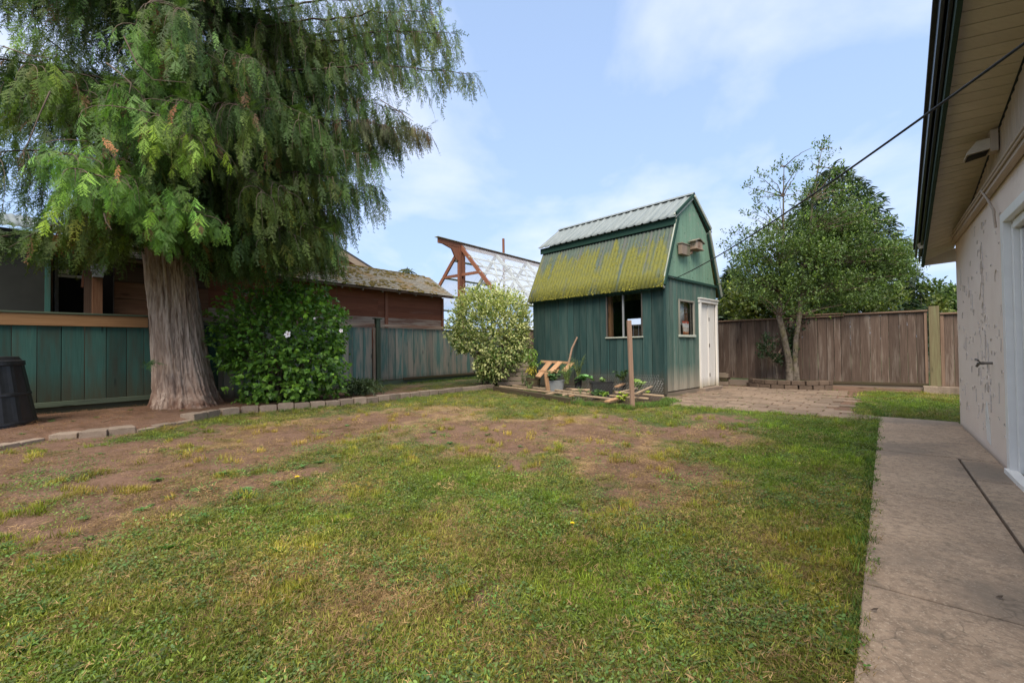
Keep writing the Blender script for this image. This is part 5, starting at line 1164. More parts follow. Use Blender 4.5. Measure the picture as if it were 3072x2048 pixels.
# wispy shoots on top
for k in range(75):
    a = rh.uniform(0, 2*np.pi); b0 = hc+np.array([math.cos(a)*.9*rh.random(), math.sin(a)*.6*rh.random(), .95]); L = rh.uniform(.2, .55); sh = unit(np.array([rh.normal(0, .3), rh.normal(0, .2), 1]))
    for q in range(9):
        p = b0+sh*L*q/8; pos.append(p); dd.append(unit(rh.normal(0, 1, 3)+sh*.5)); nn.append(unit(Z+rh.normal(0, .3, 3))); sz.append(rh.uniform(.04, .075)); tn.append(np.array((.11, .22, .035)))
leaves('foliage', 'hib', *map(np.array, (pos, dd, nn, sz, tn)), hib)
T = Tubes()
for k in range(40):
    a = rh.uniform(0, 2*np.pi); e = hc+np.array([math.cos(a)*1.0, math.sin(a)*.7, rh.uniform(-.3, .9)]); b0 = np.array([hc[0]+rh.normal(0, .12), hc[1]+rh.normal(0, .1), .05]); T.add(bez(b0, (b0+e)/2+Z*.3, e, 8), np.linspace(.02, .005, 8), 5)
T.build('stems', M['twig'], hib)
def flower(parent, p, face, s):
    k = 5; V, F = [], []; u = unit(np.cross(face, Z)); v = np.cross(u, face); n0 = 0
    for q in range(k):
        a = 2*np.pi*q/k; r_ = u*math.cos(a)+v*math.sin(a); t_ = -u*math.sin(a)+v*math.cos(a)
        V += [p, p+(r_*.55-t_*.38+face*.22)*s, p+(r_*1.0-t_*.30+face*.30)*s, p+(r_*1.05+face*.24)*s, p+(r_*1.0+t_*.30+face*.30)*s, p+(r_*.55+t_*.38+face*.22)*s]; F.append([n0+i for i in range(6)]); n0 += 6
    o = obj_py('flower', V, F, M['white_petal'], parent)
    T = Tubes(); T.add([p+face*.01*s, p+face*.2*s], [.30*s, .16*s], 8); T.build('flower_eye', M['red_eye'], o)
    T = Tubes(); T.add([p+face*.1*s, p+face*.75*s], [.07*s, .05*s], 6); T.build('stamen', M['vinyl'], o)
M['white_petal'] = plain('white_petal', (.75, .72, .74), .6, var=.05); M['red_eye'] = plain('flower_red_eye', (.32, .02, .03), .6)
for px, py, Y, s in ((864, 1003, 7.92, .062), (1023, 992, 8.5, .036), (944, 955, 8.1, .022)):
    flower(hib, dp(px, py, Y), unit(np.array([-.1+(.5 if px > 1000 else 0), -1, .15])), s)
# broom-like drooping weed right of the hibiscus
rg_ = np.random.default_rng(40)
wd_ = thing('broom_shrub', gp(1085, 1190), 'small feathery drooping green shrub at the foot of the post between hibiscus and fence', 'shrub')
pos, dd, nn, sz, tn = [], [], [], [], []; wc = gp(1070, 1195)
for k in range(150):
    a = rg_.uniform(-.9, 1.2); e = wc+np.array([math.sin(a)*rg_.uniform(.2, .75), rg_.normal(0, .25), rg_.uniform(.05, .40)]); m0 = (wc+e)/2+Z*.35; b_ = bez(wc+rg_.normal(0, .12, 3)*np.array([1, 1, 0]), m0, e, 12)
    for q in range(2, 12):
        for _ in range(3): pos.append(b_[q]); dd.append(unit(b_[q]-b_[q-1]+rg_.normal(0, .5, 3)*.06)); nn.append(rg_.normal(0, 1, 3)); sz.append(rg_.uniform(.05, .10)); tn.append(np.array((.075, .11, .045))*math.exp(rg_.normal(0, .3)))
leaves('foliage', 'lance', *map(np.array, (pos, dd, nn, sz, tn)), wd_)
# variegated shrub
rv = np.random.default_rng(51)
vc = np.array([-.62, 12.35, 1.48]); var = thing('variegated_shrub', (vc[0], vc[1], 0), 'cream and green variegated shrub growing beside the shed corner', 'shrub')
pos, dd, nn, sz, tn = [], [], [], [], []
n = 5200; sp_, sd_, r2 = bush(vc, (1.08, .85, 1.22), n, rv, .6, .24, seed=9); sp_ = sp_
k_ = (sp_[:, 2] > .15) & ~((sp_[:, 2] < 1.0) & (sp_[:, 0] < vc[0]-.55-.5*(sp_[:, 2]-.3)*0)); sp_, sd_ = sp_[k_], sd_[k_]
sp_[:, 0] = np.where(sp_[:, 2] < 1.1, vc[0]+(sp_[:, 0]-vc[0])*(.72+.28*sp_[:, 2]/1.1)+.12, sp_[:, 0])
for p, d in zip(sp_, sd_):
    sh = unit(d+np.array([0, 0, .4])+rv.normal(0, .3, 3)); k = rv.integers(3, 6); cream = rv.random()*.6+.4*(p[2]/2.8)
    for q in range(k):
        pos.append(p+sh*.15*q/k); dd.append(unit(rv.normal(0, 1, 3)+d)); nn.append(unit(Z+d*.5+rv.normal(0, .5, 3))); sz.append(rv.uniform(.055, .095))
        c = np.array((.15, .23, .06)) if rv.random() > cream*1.35 else np.array((.56, .57, .25)); tn.append(c*math.exp(rv.normal(0, .25)))
for k in range(26):
    a = rv.uniform(0, 2*np.pi); b0 = vc+np.array([math.cos(a)*.8*rv.random(), .4*rv.normal(0, 1), 1.15]); L = rv.uniform(.15, .35)
    for q in range(10): pos.append(b0+Z*L*q/9+rv.normal(0, .015, 3)); dd.append(unit(rv.normal(0, 1, 3)+Z*.6)); nn.append(unit(Z+rv.normal(0, .4, 3))); sz.append(rv.uniform(.05, .08)); tn.append(np.array((.42, .46, .18)))
leaves('foliage', 'oval', *map(np.array, (pos, dd, nn, sz, tn)), var)
T = Tubes()
for k in range(36):
    a = rv.uniform(0, 2*np.pi); e = vc+np.array([math.cos(a)*.9, math.sin(a)*.6, rv.uniform(-.4, 1.)]); b0 = np.array([vc[0]+rv.normal(0, .1), vc[1]+rv.normal(0, .1), .0]); T.add(bez(b0, (b0+e)/2+Z*.3, e, 8), np.linspace(.022, .005, 8), 5)
T.add([dp(1500, 850, 12.4), dp(1512, 815, 12.4), dp(1530, 805, 12.4)], .006, 4)
T.build('stems', M['twig'], var)

# ---- broadleaf / conifer trees
def crown_tree(name, label, base, trunks, clumps, nleaf, size, tint, kind, seed, cat='tree', group=None, branches=True, dens=1., bark='bark2', spread=(.5, .5, .45), up=.25, blotch=.0):
    r = np.random.default_rng(seed); t = thing(name, base, label, cat, group)
    T = Tubes(); pos, dd, nn, sz, tn = [], [], [], [], []
    for path_, rd in trunks: T.add(path_, rd, 10)
    T.build('trunk', M[bark], t); tbark = M['twig']
    B = Tubes(); tr = [np.array(p) for p, _ in trunks]
    for c, w, rs in clumps:
        c = np.array(c, float)
        if branches:
            allp = np.concatenate(tr); lowp = allp[allp[:, 2] < c[2]+.1]; lowp = lowp if len(lowp) else allp
            dist = np.linalg.norm((lowp-c)*np.array([1, 1, .7]), axis=1); s = lowp[dist.argmin()]; m0 = (s+c)/2+Z*(.10*np.linalg.norm(c-s)-.02); pb = bez(s, m0, c, 9)+np.cumsum(r.normal(0, .012, (9, 3)), 0); B.add(pb, np.linspace(.015, .003, 9), 5)
        k = max(3, int(nleaf*w*dens)); ctr = c+r.normal(0, 1, (k, 3))*rs*np.array(spread)
        for p in ctr:
            o = unit(p-c+Z*up+r.normal(0, .2, 3)*rs); m_ = 6; g_ = math.exp(r.normal(0, .30))
            for q in range(m_):
                pos.append(p+o*.13*q/m_+r.normal(0, .02, 3)); dd.append(unit(r.normal(0, 1, 3)+o*.8)); nn.append(unit(Z+r.normal(0, .55, 3))); sz.append(r.uniform(.7, 1.25)*size); tn.append(np.array(tint)*g_*r.uniform(.8, 1.25)*(np.array([1.6, 1.4, .9]) if r.random() < blotch else 1))
    if branches: B.build('branches', M['twig'], t)
    leaves('foliage', kind, *map(np.array, (pos, dd, nn, sz, tn)), t)
    return t
r = np.random.default_rng(77)
s2_ = bs(2372); tb = Bp(s2_, -.30, .1); tb2 = Bp(bs(2392), -.30, .1); Yt = tb[1]
pth1 = [tb, dp(2366, 1080, Yt), dp(2352, 1010, Yt), dp(2337, 950, Yt), dp(2342, 880, Yt+.1), dp(2345, 800, Yt+.1), dp(2350, 700, Yt+.1), dp(2350, 590, Yt+.1), dp(2352, 500, Yt+.1)]
pth2 = [tb2, dp(2385, 1080, Yt), dp(2388, 1010, Yt), dp(2398, 950, Yt), dp(2402, 890, Yt), dp(2412, 810, Yt), dp(2430, 700, Yt), dp(2438, 600, Yt), dp(2455, 500, Yt), dp(2465, 450, Yt)]
cl_ = []
env = [(2350, 660, 130, 950, .9), ]
def addc(px, py, w=1., rs=.32, dy_=None): cl_.append((dp(px, py, Yt+(r.normal(0, .45) if dy_ is None else dy_)), w, rs))
# dense body
for k in range(200):
    a = r.uniform(0, 2*np.pi); q = r.random()**.5; px = 2440+235*q*math.cos(a); py = 800+145*q*math.sin(a)+ -0.0*px
    if py > 935: continue
    addc(px, py, 1.0, .30)
for k in range(80):   # upper right body
    px = r.normal(2500, 75); py = r.uniform(560, 800); 
    if px > 2500+ (py-480)*.62 or px < 2370: continue
    addc(px, py, .6, .28)
for k in range(44): addc(r.uniform(2620, 2735), r.uniform(735, 840), .6, .22)
for px, py in ((2190, 700), (2170, 735), (2215, 690), (2240, 650), (2225, 740), (2200, 775), (2250, 700), (2290, 690), (2185, 765), (2235, 780), (2270, 760), (2300, 740), (2260, 590), (2285, 600), (2300, 575), (2330, 600), (2275, 620), (2310, 640), (2275, 525), (2300, 530), (2330, 510), (2345, 495), (2375, 520), (2390, 510), (2350, 545), (2400, 500), (2370, 570), (2395, 600), (2450, 445), (2475, 430), (2490, 450), (2485, 480), (2440, 480), (2460, 500), (2465, 540), (2500, 520), (2520, 510), (2545, 525), (2440, 560), (2480, 590), (2530, 560), (2570, 570), (2590, 600), (2600, 640), (2560, 620), (2620, 620), (2610, 680), (2650, 670), (2670, 665), (2680, 700), (2700, 740), (2720, 760), (2740, 745), (2715, 780), (2265, 640), (2245, 560), (2410, 650), (2370, 660), (2330, 690), (2420, 560)):
    addc(px, py, .26, .13)
crown_tree('holly_tree', 'small two-stemmed tree with glossy leaves and a bare top in the curved planter', tb, [(np.array(pth1), np.array([.095, .08, .072, .065, .05, .04, .028, .016, .008])), (np.array(pth2), np.array([.08, .068, .06, .062, .055, .042, .03, .022, .012, .006]))], cl_, 36, .058, (.095, .150, .042), 'holly', 5, blotch=.16)
# little shrub sprouting at the stems
crown_tree('sprout_shrub', 'small dark leafy shrub sprouting against the fence left of the tree stems', Bp(bs(2320), -.15), [([Bp(bs(2335), -.15), dp(2325, 1080, Yt+.1), dp(2305, 1040, Yt+.1)], .012)], [(dp(px, py, Yt+.1), 1, .12) for px, py in ((2290, 1070), (2310, 1040), (2300, 1020), (2320, 1075), (2335, 1085), (2285, 1045), (2375, 990), (2380, 1050), (2410, 980), (2375, 1020), (2368, 1070))], 22, .06, (.028, .055, .02), 'holly', 6, cat='shrub')
# conifers and bushes beyond the fence
def conifer(name, label, px, ytop, ybase_px, Y, halfw, n, tint, seed, group=None, size=.16, lump=.25, pw=.8):
    r = np.random.default_rng(seed); top = dp(px, ytop, Y); base = np.array([top[0], top[1], 0]); t = thing(name, base, label, 'tree', group)
    T = Tubes(); T.add([base, top], [.02*top[2]+.05, .02], 8); T.build('trunk', M['twig_dark'], t)
    H_ = top[2]; hw = halfw/1300*Y; z = H_*(1-r.random(n)**.62); f = (1-z/H_); a = r.uniform(0, 2*np.pi, n)
    R_ = hw*np.clip(f, 0, 1)**pw*1.15*(1+lump*2*(fbm(a*1.9+seed, z*1.1, seed)-.5)+lump*(vno(a*4, z*4, seed)-.5)); q = r.random(n)**.35; R_ = np.minimum(R_, hw*1.2)*q
    pos = np.stack([top[0]+R_*np.cos(a), top[1]+R_*np.sin(a), z], -1)+r.normal(0, .04, (n, 3)); d = np.stack([np.cos(a), np.sin(a), -.35+0*a], -1)+r.normal(0, .35, (n, 3))
    k = pos[:, 2] > .8; pos, d = pos[k], d[k]; m_ = len(pos)
    leaves('foliage', 'lance', np.repeat(pos, 2, 0)+r.normal(0, size*.25, (2*m_, 3)), np.repeat(unit(d), 2, 0)+r.normal(0, .4, (2*m_, 3)), Z+r.normal(0, .6, (2*m_, 3)), r.uniform(.7, 1.4, 2*m_)*size*2.0, col_var(tint, 2*m_, r, .35, .1), t)
    return t
conifer('conifer_tree', 'big dark green conifer standing beyond the fence behind the small tree', 2500, 500, 0, 16.5, 215, 15000, (.030, .055, .022), 61, size=.12, pw=.62)
conifer('conifer_tree', 'dark pointed conifer beyond the fence just right of the shed roof', 2195, 800, 0, 24, 60, 4000, (.028, .052, .022), 62, size=.2, pw=.7)
conifer('conifer_tree', 'small dark fir seen above the fence between tree and house', 2832, 862, 0, 30, 42, 2600, (.04, .06, .035), 63, size=.2, pw=.8)
conifer('conifer_tree', 'tiny conifer tip showing above the mossy outbuilding roof', 1222, 800, 0, 45, 26, 1500, (.09, .11, .04), 64, size=.35, pw=.8)
def roundtree(name, label, px, py, Y, rx_, rz_, tint, seed, n=120, size=.12, kind='oval', cat='tree'):
    r = np.random.default_rng(seed); c = dp(px, py, Y); base = np.array([c[0], c[1], 0]); cl = []
    for k in range(n):
        d = unit(r.normal(0, 1, 3))*r.random()**.4; p = c+d*np.array([rx_, rx_, rz_])
        cl.append((p, 1, .3))
    return crown_tree(name, label, base, [([base, c], [.10, .03])], cl, 10, size, tint, kind, seed, cat=cat, branches=False, blotch=.15)
roundtree('leafy_tree', 'light green bushy tree over the fence left of the tree stems', 2270, 905, 15.5, 1.15, .85, (.12, .15, .04), 71, 130, .12)
roundtree('leafy_tree', 'yellow green feathery tree showing low behind the tree stems', 2480, 900, 14.5, 2.0, .62, (.10, .14, .035), 72, 200, .10)
roundtree('leafy_tree', 'small pale leafed tree above the fence post by the house', 2775, 925, 17, .62, .5, (.13, .16, .045), 73, 60, .12)
roundtree('leafy_tree', 'bright green rounded tree next to the beige house corner', 2870, 915, 22, 1.0, .9, (.09, .15, .045), 74, 90, .16)
roundtree('leafy_tree', 'thin twiggy branch of a tree reaching above the fence left of the post', 2760, 880, 15, .75, .22, (.08, .12, .035), 75, 14, .12)

# ================================================================== garden bed in front of the shed
gb = thing('bed_timber', gp(1600, 1195), 'dark wet timber edging the front of the vegetable bed', 'timber')
board('timber', gp(1484, 1172)+Z*.06, gp(1712, 1212)+Z*.06, .12, .10, M['darkwood'], Z, gb); 
gb2 = thing('timber_pile', gp(1520, 1150), 'stack of old timbers closing the bed behind beside the variegated shrub', 'timber')
for k in range(5): board('timber', dp(1495, 1150-k*13, 12.1), dp(1575+k*4, 1148-k*14, 11.7), .10, .09, M['greytimber'], Z, gb2)
soil_ = np.array([gp(1490, 1166), gp(1716, 1208), gp(1900, 1222), gp(1996, 1205), Sp(-.03, .1), Sp(-.03, 3.6)])
bedsoil = prism('bed_soil', [p*np.array([1, 1, 0])+Z*.01 for p in soil_], Z*.03, M['soil']); tag(bedsoil, kind='structure')
def gz(px, py, z): return gp(px, py, z)
lat = thing('lumber_lattice', gp(1700, 1180), 'ladder of pale lumber strips lying over the vegetable bed', 'lumber')
for a, c, z, w, mt in (((1500, 1158), (1835, 1196), .13, .06, 'newwood'), ((1540, 1156), (1590, 1162), .12, .08, 'newwood'), ((1600, 1162), (1760, 1180), .15, .05, 'newwood'), ((1700, 1165), (1765, 1170), .17, .05, 'newwood'), ((1845, 1175), (1990, 1187), .16, .06, 'newwood'), ((1830, 1186), (1945, 1195), .12, .05, 'newwood'), ((1821, 1204), (1868, 1190), .12, .10, 'palletwood'), ((1850, 1178), (1975, 1150), .16, .05, 'newwood'), ((1910, 1180), (1976, 1150), .22, .05, 'newwood'), ((1850, 1160), (1890, 1142), .25, .10, 'palletwood'), ((1880, 1142), (1940, 1145), .27, .05, 'newwood'), ((1850, 1152), (1960, 1156), .22, .05, 'newwood'), ((1935, 1146), (1942, 1158), .22, .05, 'palletwood'), ((1640, 1182), (1712, 1172), .11, .08, 'newwood'), ((1690, 1185), (1722, 1178), .12, .05, 'newwood'), ((1705, 1174), (1770, 1180), .13, .05, 'newwood'), ((1710, 1188), (1780, 1176), .11, .06, 'palletwood'), ((1715, 1168), (1770, 1168), .18, .04, 'newwood')):
    board('strip', gz(*a, z), gz(*c, z), w, .03, M[mt], np.cross(Z, gz(*c, z)-gz(*a, z)), lat)
pal = thing('pallet', dp(1680, 1110, 11), 'tilted wooden pallet with orange slats leaning at the back of the bed', 'pallet')
for (x0, y0, x1, y1) in ((1614, 1130, 1650, 1086), (1642, 1126, 1681, 1085), (1692, 1113, 1716, 1088), (1664, 1118, 1672, 1104)):
    board('slat', dp(x0, y0, 10.2), dp(x1, y1, 11.0), .13, .025, M['palletwood'], (1, .2, 0), pal)
board('crossbar', dp(1622, 1084, 11.05), dp(1705, 1088, 11.0), .06, .05, M['palletwood'], Z, pal); board('crossbar', dp(1690, 1104, 10.6), dp(1718, 1094, 10.95), .04, .05, M['darkwood'], Z, pal)
board('crossbar', dp(1616, 1112, 10.45), dp(1665, 1114, 10.45), .04, .04, M['palletwood'], Z, pal)
stk = thing('brown_stick', gp(1700, 1160), 'rusty brown stick leaning up behind the pallet against the shed', 'stick')
T = Tubes(); T.add([dp(1706, 1090, 10.9), dp(1716, 1045, 11.0), dp(1732, 1011, 11.05)], [.03, .028, .022], 6); T.build('shaft', M['stake'], stk)
def bar(name, label, pts, rad_, mat, w=None, cat='stake'):
    t = thing(name, pts[0], label, cat); 
    board('shaft', pts[0], pts[1], w or rad_, rad_, M[mat], (1, .3, 0), t, .004); return t
b0 = gp(1898, 1226); t1 = dp(1887, 961, float(b0[1])+.1); bar('tall_stake', 'tall square wooden stake at the front of the bed', [b0-Z*.05, t1], .05, 'stake', .075)
b0 = gp(1648, 1190); t1 = dp(1637, 1117, float(b0[1])); bar('short_stake', 'short reddish wooden stake near the middle of the bed', [b0-Z*.05, t1], .06, 'palletwood', .085)
def pot(name, label, px0, px1, py0, py1, Y, shape, mat, cat='planter'):
    a, c = dp(px0, py1, Y), dp(px1, py1, Y); top = dp((px0+px1)/2, py0, Y); ctr = (a+c)/2; w = np.linalg.norm(c-a); h = top[2]-ctr[2]; t = thing(name, ctr, label, cat)
    V, F = [], []; n = 24
    def ring(wd, dpth, z, e=.5 if shape == 'box' else 1.):
        for q in range(n):
            an = 2*np.pi*q/n; V.append(ctr+np.array([wd/2*math.copysign(abs(math.cos(an))**e, math.cos(an)), dpth/2*math.copysign(abs(math.sin(an))**e, math.sin(an)), z]))
    dz_ = w*.5 if shape == 'box' else w
    ring(w*.86, dz_*.86, 0); ring(w, dz_, h*.9); ring(w*1.04, dz_*1.04, h*.9); ring(w*1.04, dz_*1.04, h); ring(w*.96, dz_*.96, h); ring(w*.93, dz_*.93, h*.85)
    for k in range(5):
        for q in range(n): F.append([k*n+q, k*n+(q+1) % n, (k+1)*n+(q+1) % n, (k+1)*n+q])
    F.append(list(range(n))[::-1]); obj_py('pot_body', V, F, M[mat], t, False)
    s_ = [v*1. for v in V[5*n:6*n]]; obj_py('potting_soil', s_, [list(range(n))], M['soil'], t); return t, ctr+Z*h*.85, w
p1, c1, w1 = pot('black_trough', 'wide black plastic trough of seedlings behind the chicken wire', 1771, 1840, 1144, 1190, 9.0, 'box', 'black_plastic')
p2, c2, w2 = pot('grey_trough', 'long grey plastic trough holding squash leaves', 1637, 1693, 1140, 1172, 9.9, 'box', 'grey_plastic')
p3, c3, w3 = pot('black_pot', 'black bucket pot between the grey trough and the black trough', 1724, 1746, 1136, 1164, 10.0, 'round', 'black_plastic')
p4, c4, w4 = pot('brown_pot', 'dark brown pot with a yellowing pepper plant at the left of the bed', 1578, 1622, 1133, 1162, 10.8, 'round', 'darkwood')
def plant(name, label, c, w, h, n, size, tint, kind, seed, tint2=None, droop=0.):
    r = np.random.default_rng(seed); t = thing(name, c, label, 'plant'); T = Tubes(); pos, dd, nn, sz, tn = [], [], [], [], []
    ns = max(3, n//14)
    for k in range(ns):
        a = r.uniform(0, 2*np.pi); q = r.random()**.5; e = c+np.array([math.cos(a)*w/2*q, math.sin(a)*w/2*q, h*r.uniform(.5, 1.)]); b_ = bez(c+r.normal(0, w*.05, 3)*np.array([1, 1, 0]), (c+e)/2+Z*h*.2, e, 8); T.add(b_, np.linspace(.006, .002, 8), 4)
        for j in range(n//ns):
            u = r.integers(2, 8); pos.append(b_[u]); a2 = r.uniform(0, 2*np.pi); dd.append(unit(np.array([math.cos(a2), math.sin(a2), r.uniform(-.5, .5)-droop]))); nn.append(unit(Z+r.normal(0, .35, 3))); sz.append(size*r.uniform(.6, 1.2))
            cc = np.array(tint)
            if tint2 is not None and b_[u][2] < c[2]+h*.45: cc = np.array(tint2)
            tn.append(cc*math.exp(r.normal(0, .25)))
    T.build('stems', M['leafy_stem'], t); leaves('leaves', kind, *map(np.array, (pos, dd, nn, sz, tn)), t); return t
M['leafy_stem'] = plain('green_stem', (.16, .2, .06), .7)
plant('pepper_plant', 'tall pepper plant, green above and yellow below, in the brown pot', c4, .55, .80, 300, .13, (.13, .22, .03), 'lance', 1, (.42, .36, .05), .8)
plant('squash_plant', 'grey green leafy plant filling the grey trough', c2, .60, .28, 110, .12, (.08, .15, .06), 'hib', 2)
plant('fern_plant', 'feathery bright green herb spilling over the right end of the grey trough', dp(1700, 1150, 9.7), .42, .50, 420, .055, (.15, .25, .07), 'lance', 3)
plant('tomato_plant', 'airy grey green plant behind the herb in front of the shed wall', dp(1735, 1130, 10.3), .5, .55, 240, .06, (.08, .13, .07), 'lance', 4)
plant('squash_plant', 'broad pale green squash leaves beside the black bucket', dp(1752, 1140, 9.9), .42, .12, 26, .2, (.13, .27, .09), 'hib', 5)
plant('seedling', 'pale green seedlings in the wide black trough', c1+np.array([.08, 0, 0]), .35, .12, 40, .07, (.2, .3, .1), 'oval', 6)
plant('leafy_weed', 'low dark leafy plant behind the black trough at the shed foot', dp(1862, 1140, 9.9), .55, .25, 160, .07, (.05, .10, .035), 'oval', 7)
plant('lettuce', 'pale yellow green lettuce inside the wire near the shed corner', dp(1918, 1168, 9.0), .30, .20, 70, .10, (.26, .38, .09), 'hib', 8)
plant('lettuce', 'yellow green lettuce just left of the tall stake', dp(1868, 1204, 8.3), .22, .17, 50, .08, (.36, .44, .06), 'hib', 9)
plant('lettuce', 'small yellow green lettuce in front of the black trough', dp(1815, 1190, 8.6), .16, .10, 36, .07, (.28, .42, .07), 'hib', 10)
plant('lettuce', 'bright little lettuce right of the tall stake', dp(1938, 1185, 8.7), .12, .09, 24, .06, (.36, .44, .06), 'hib', 11)
plant('leafy_weed', 'small upright green plant before the black trough', dp(1790, 1190, 8.7), .36, .16, 120, .06, (.08, .16, .05), 'oval', 12)
plant('leafy_weed', 'thin grey green weed between the two troughs', dp(1740, 1183, 9.1), .18, .17, 60, .05, (.12, .19, .07), 'lance', 13)
plant('leafy_weed', 'small white flowering weed left of the short stake', dp(1590, 1172, 10.2), .30, .22, 80, .05, (.16, .24, .09), 'lance', 14)
plant('leafy_weed', 'grey leafy weed at the foot of the variegated shrub', dp(1568, 1150, 11.0), .35, .4, 110, .06, (.10, .14, .08), 'lance', 15)
# chicken wire, hexagons of thin wire on upright runs
def wire_run(p0, p1, h0, h1, wob=.02, cell=.055):
    p0, p1 = np.array(p0, float), np.array(p1, float); d = p1-p0; L = np.linalg.norm(d[:2]); d = d/L; nrm = np.array([-d[1], d[0], 0]); T_ = Tubes()
    nx = int(L/cell); V, F = [], []; k = 0
    def P_(u, v):
        lean = wob*(vno(u*3, v*4, 8)-.5)*2; hh = h0+(h1-h0)*u/L; return p0+d*u+Z*(v*hh+.01)+nrm*(lean+.03*math.sin(v*3+u*2))
    def seg(a, b):
        nonlocal k
        a, b = P_(*a), P_(*b); q = unit(b-a); s1 = unit(np.cross(q, nrm))*.0011; s2 = nrm*.0011
        V.extend([a+s1, a-s1+s2, a-s1-s2, b+s1, b-s1+s2, b-s1-s2]); F.extend([[k, k+1, k+4, k+3], [k+1, k+2, k+5, k+4], [k+2, k, k+3, k+5]]); k += 6
    rows = 9
    for j in range(rows):
        v0 = j/rows
        for i in range(nx):
            u = (i+(.5 if j % 2 else 0))*cell
            seg((u, v0), (u, v0+.55/rows)); seg((u, v0+.55/rows), (u+cell/2, v0+1/rows)); seg((u, v0+.55/rows), (u-cell/2 if u > cell/2 else 0, v0+1/rows))
    seg_top = [P_(u, 1.0) for u in np.linspace(0, L, 30)]
    return V, F
cw = thing('chicken_wire', gp(1900, 1200), 'low chicken wire netting fencing the vegetable bed at the shed corner', 'netting')
for a, c, h0_, h1_ in ((gp(1722, 1206), gp(1992, 1206), .32, .42), (gp(1992, 1203), Sp(-.08, .9), .45, .42), (Sp(-.06, .12), Sp(-.06, 2.1), .48, .42), (gp(1540, 1172), gp(1722, 1206), .12, .32)):
    V, F = wire_run(a, c, h0_, h1_); o = obj_py('netting', V, F, M['wire'], cw); tag(o, kind='stuff')
# compost bin at the left edge
cbn = thing('compost_bin', dp(5, 1290, 6.3), 'black ribbed plastic compost bin cut by the left edge', 'bin')
bc = gp(-60, 1297); bc = bc*np.array([1, 1, 0]); V, F = [], []; n = 64
pr_ = [(0, .52), (.10, .50), (.11, .515), (.14, .51), (.15, .495), (.50, .44), (.51, .455), (.54, .45), (.55, .435), (.93, .375), (.94, .395), (1.0, .39), (1.01, .36), (1.06, .33), (1.07, .12), (1.08, .0)]
Rb = 1.08
for z, rd in pr_:
    for q in range(n):
        a = 2*np.pi*q/n; rb = rd*Rb+(.008 if (q % 4 < 2 and (.15 <= z <= .50 or .55 <= z <= .93)) else 0); V.append(bc+np.array([rb*math.cos(a), rb*math.sin(a), z*1.0]))
for k in range(len(pr_)-1):
    for q in range(n): F.append([k*n+q, k*n+(q+1) % n, (k+1)*n+(q+1) % n, (k+1)*n+q])
obj_py('bin_body', V, F, M['black_plastic'], cbn)
board('lid', bc+np.array([.05, -.1, 1.09]), bc+np.array([.28, -.22, 1.09]), .12, .07, M['black_plastic'], (0, 1, 0), cbn)

# ================================================================== lawn
rl = np.random.default_rng(99)
def quadblade(V, F, C, p, d, L, w, bend, c):
    s = unit(np.cross(d, Z)+1e-6)*w/2; k = len(V); m_ = p+d*L*.5; e = p+d*L+bend
    V.extend([p-s, p+s, m_+s*.8+bend*.25, m_-s*.8+bend*.25, e]); F.extend([[k, k+1, k+2, k+3], [k+3, k+2, k+4, k+4]]); C.extend([c*.6, c*.6, c, c, c*1.2])
def tuft(n, R, h, w, lean, seed, flat=False):
    r = np.random.default_rng(seed); V, F, C = [], [], []
    for i in range(n):
        a = r.uniform(0, 2*np.pi); q = R*r.random()**.5; p = np.array([math.cos(a)*q, math.sin(a)*q, 0.]); a2 = r.uniform(0, 2*np.pi)
        if flat: d = unit(np.array([math.cos(a2), math.sin(a2), r.uniform(.0, .45)])); p[2] = r.uniform(0, .012)
        else: d = unit(np.array([math.cos(a2)*lean*r.random(), math.sin(a2)*lean*r.random(), 1.]))
        L = h*r.uniform(.5, 1.15); quadblade(V, F, C, p, d, L, w, np.array([math.cos(a2), math.sin(a2), -.6])*L*.25*r.random(), r.uniform(.7, 1.25))
    V = np.array(V); F = [[a, b, c] if False else [a, b, c, d] for a, b, c, d in F]
    F3 = []
    for f in F:
        F3.append([f[0], f[1], f[2]])
        if f[2] != f[3]: F3.append([f[0], f[2], f[3]])
    return V, np.array(F3), np.repeat(np.array(C)[:, None], 3, 1)
def mkt(name, t): return template(name, t[0], t[1], M['grass'], t[2])
t_green = mkt('green_tuft', tuft(58, .080, .024, .0034, 1.7, 1)); t_dry = mkt('dry_tuft', tuft(60, .090, .027, .0024, 1., 2, True)); t_tall = mkt('tall_tuft', tuft(34, .040, .062, .0042, .6, 3))
# small leaf cluster (clover / weeds)
def cluster(n, R, s, seed, zmax=.025):
    r = np.random.default_rng(seed); tv_, tf_ = leaf_t('oval'); a = r.uniform(0, 2*np.pi, n); q = R*r.random(n)**.5
    pos = np.stack([np.cos(a)*q, np.sin(a)*q, r.uniform(.006, zmax, n)], -1); a2 = r.uniform(0, 2*np.pi, n); dd = np.stack([np.cos(a2), np.sin(a2), r.uniform(-.1, .4, n)], -1); V, F = tile(tv_, tf_, pos, frames(dd, Z+r.normal(0, .3, (n, 3))), r.uniform(.6, 1.2, n)*s)
    return V, F, np.repeat(np.repeat(r.uniform(.7, 1.25, n), len(tv_))[:, None], 3, 1)
t_clover = mkt('clover', cluster(40, .085, .0135, 4, .018))
def rosette(n, s, seed):
    r = np.random.default_rng(seed); o_, F_ = leaf_t('hib'); o_ = o_*np.array([.42, 1, 1]); a = np.arange(n)*2.4+r.normal(0, .2, n); dd = np.stack([np.cos(a), np.sin(a), r.uniform(.1, .5, n)], -1)
    V, F = tile(o_, F_, np.zeros((n, 3))+Z*.01, frames(dd, np.tile(Z, (n, 1))+0), r.uniform(.6, 1.1, n)*s); return V, F, np.repeat(np.repeat(r.uniform(.75, 1.2, n), len(o_))[:, None], 3, 1)
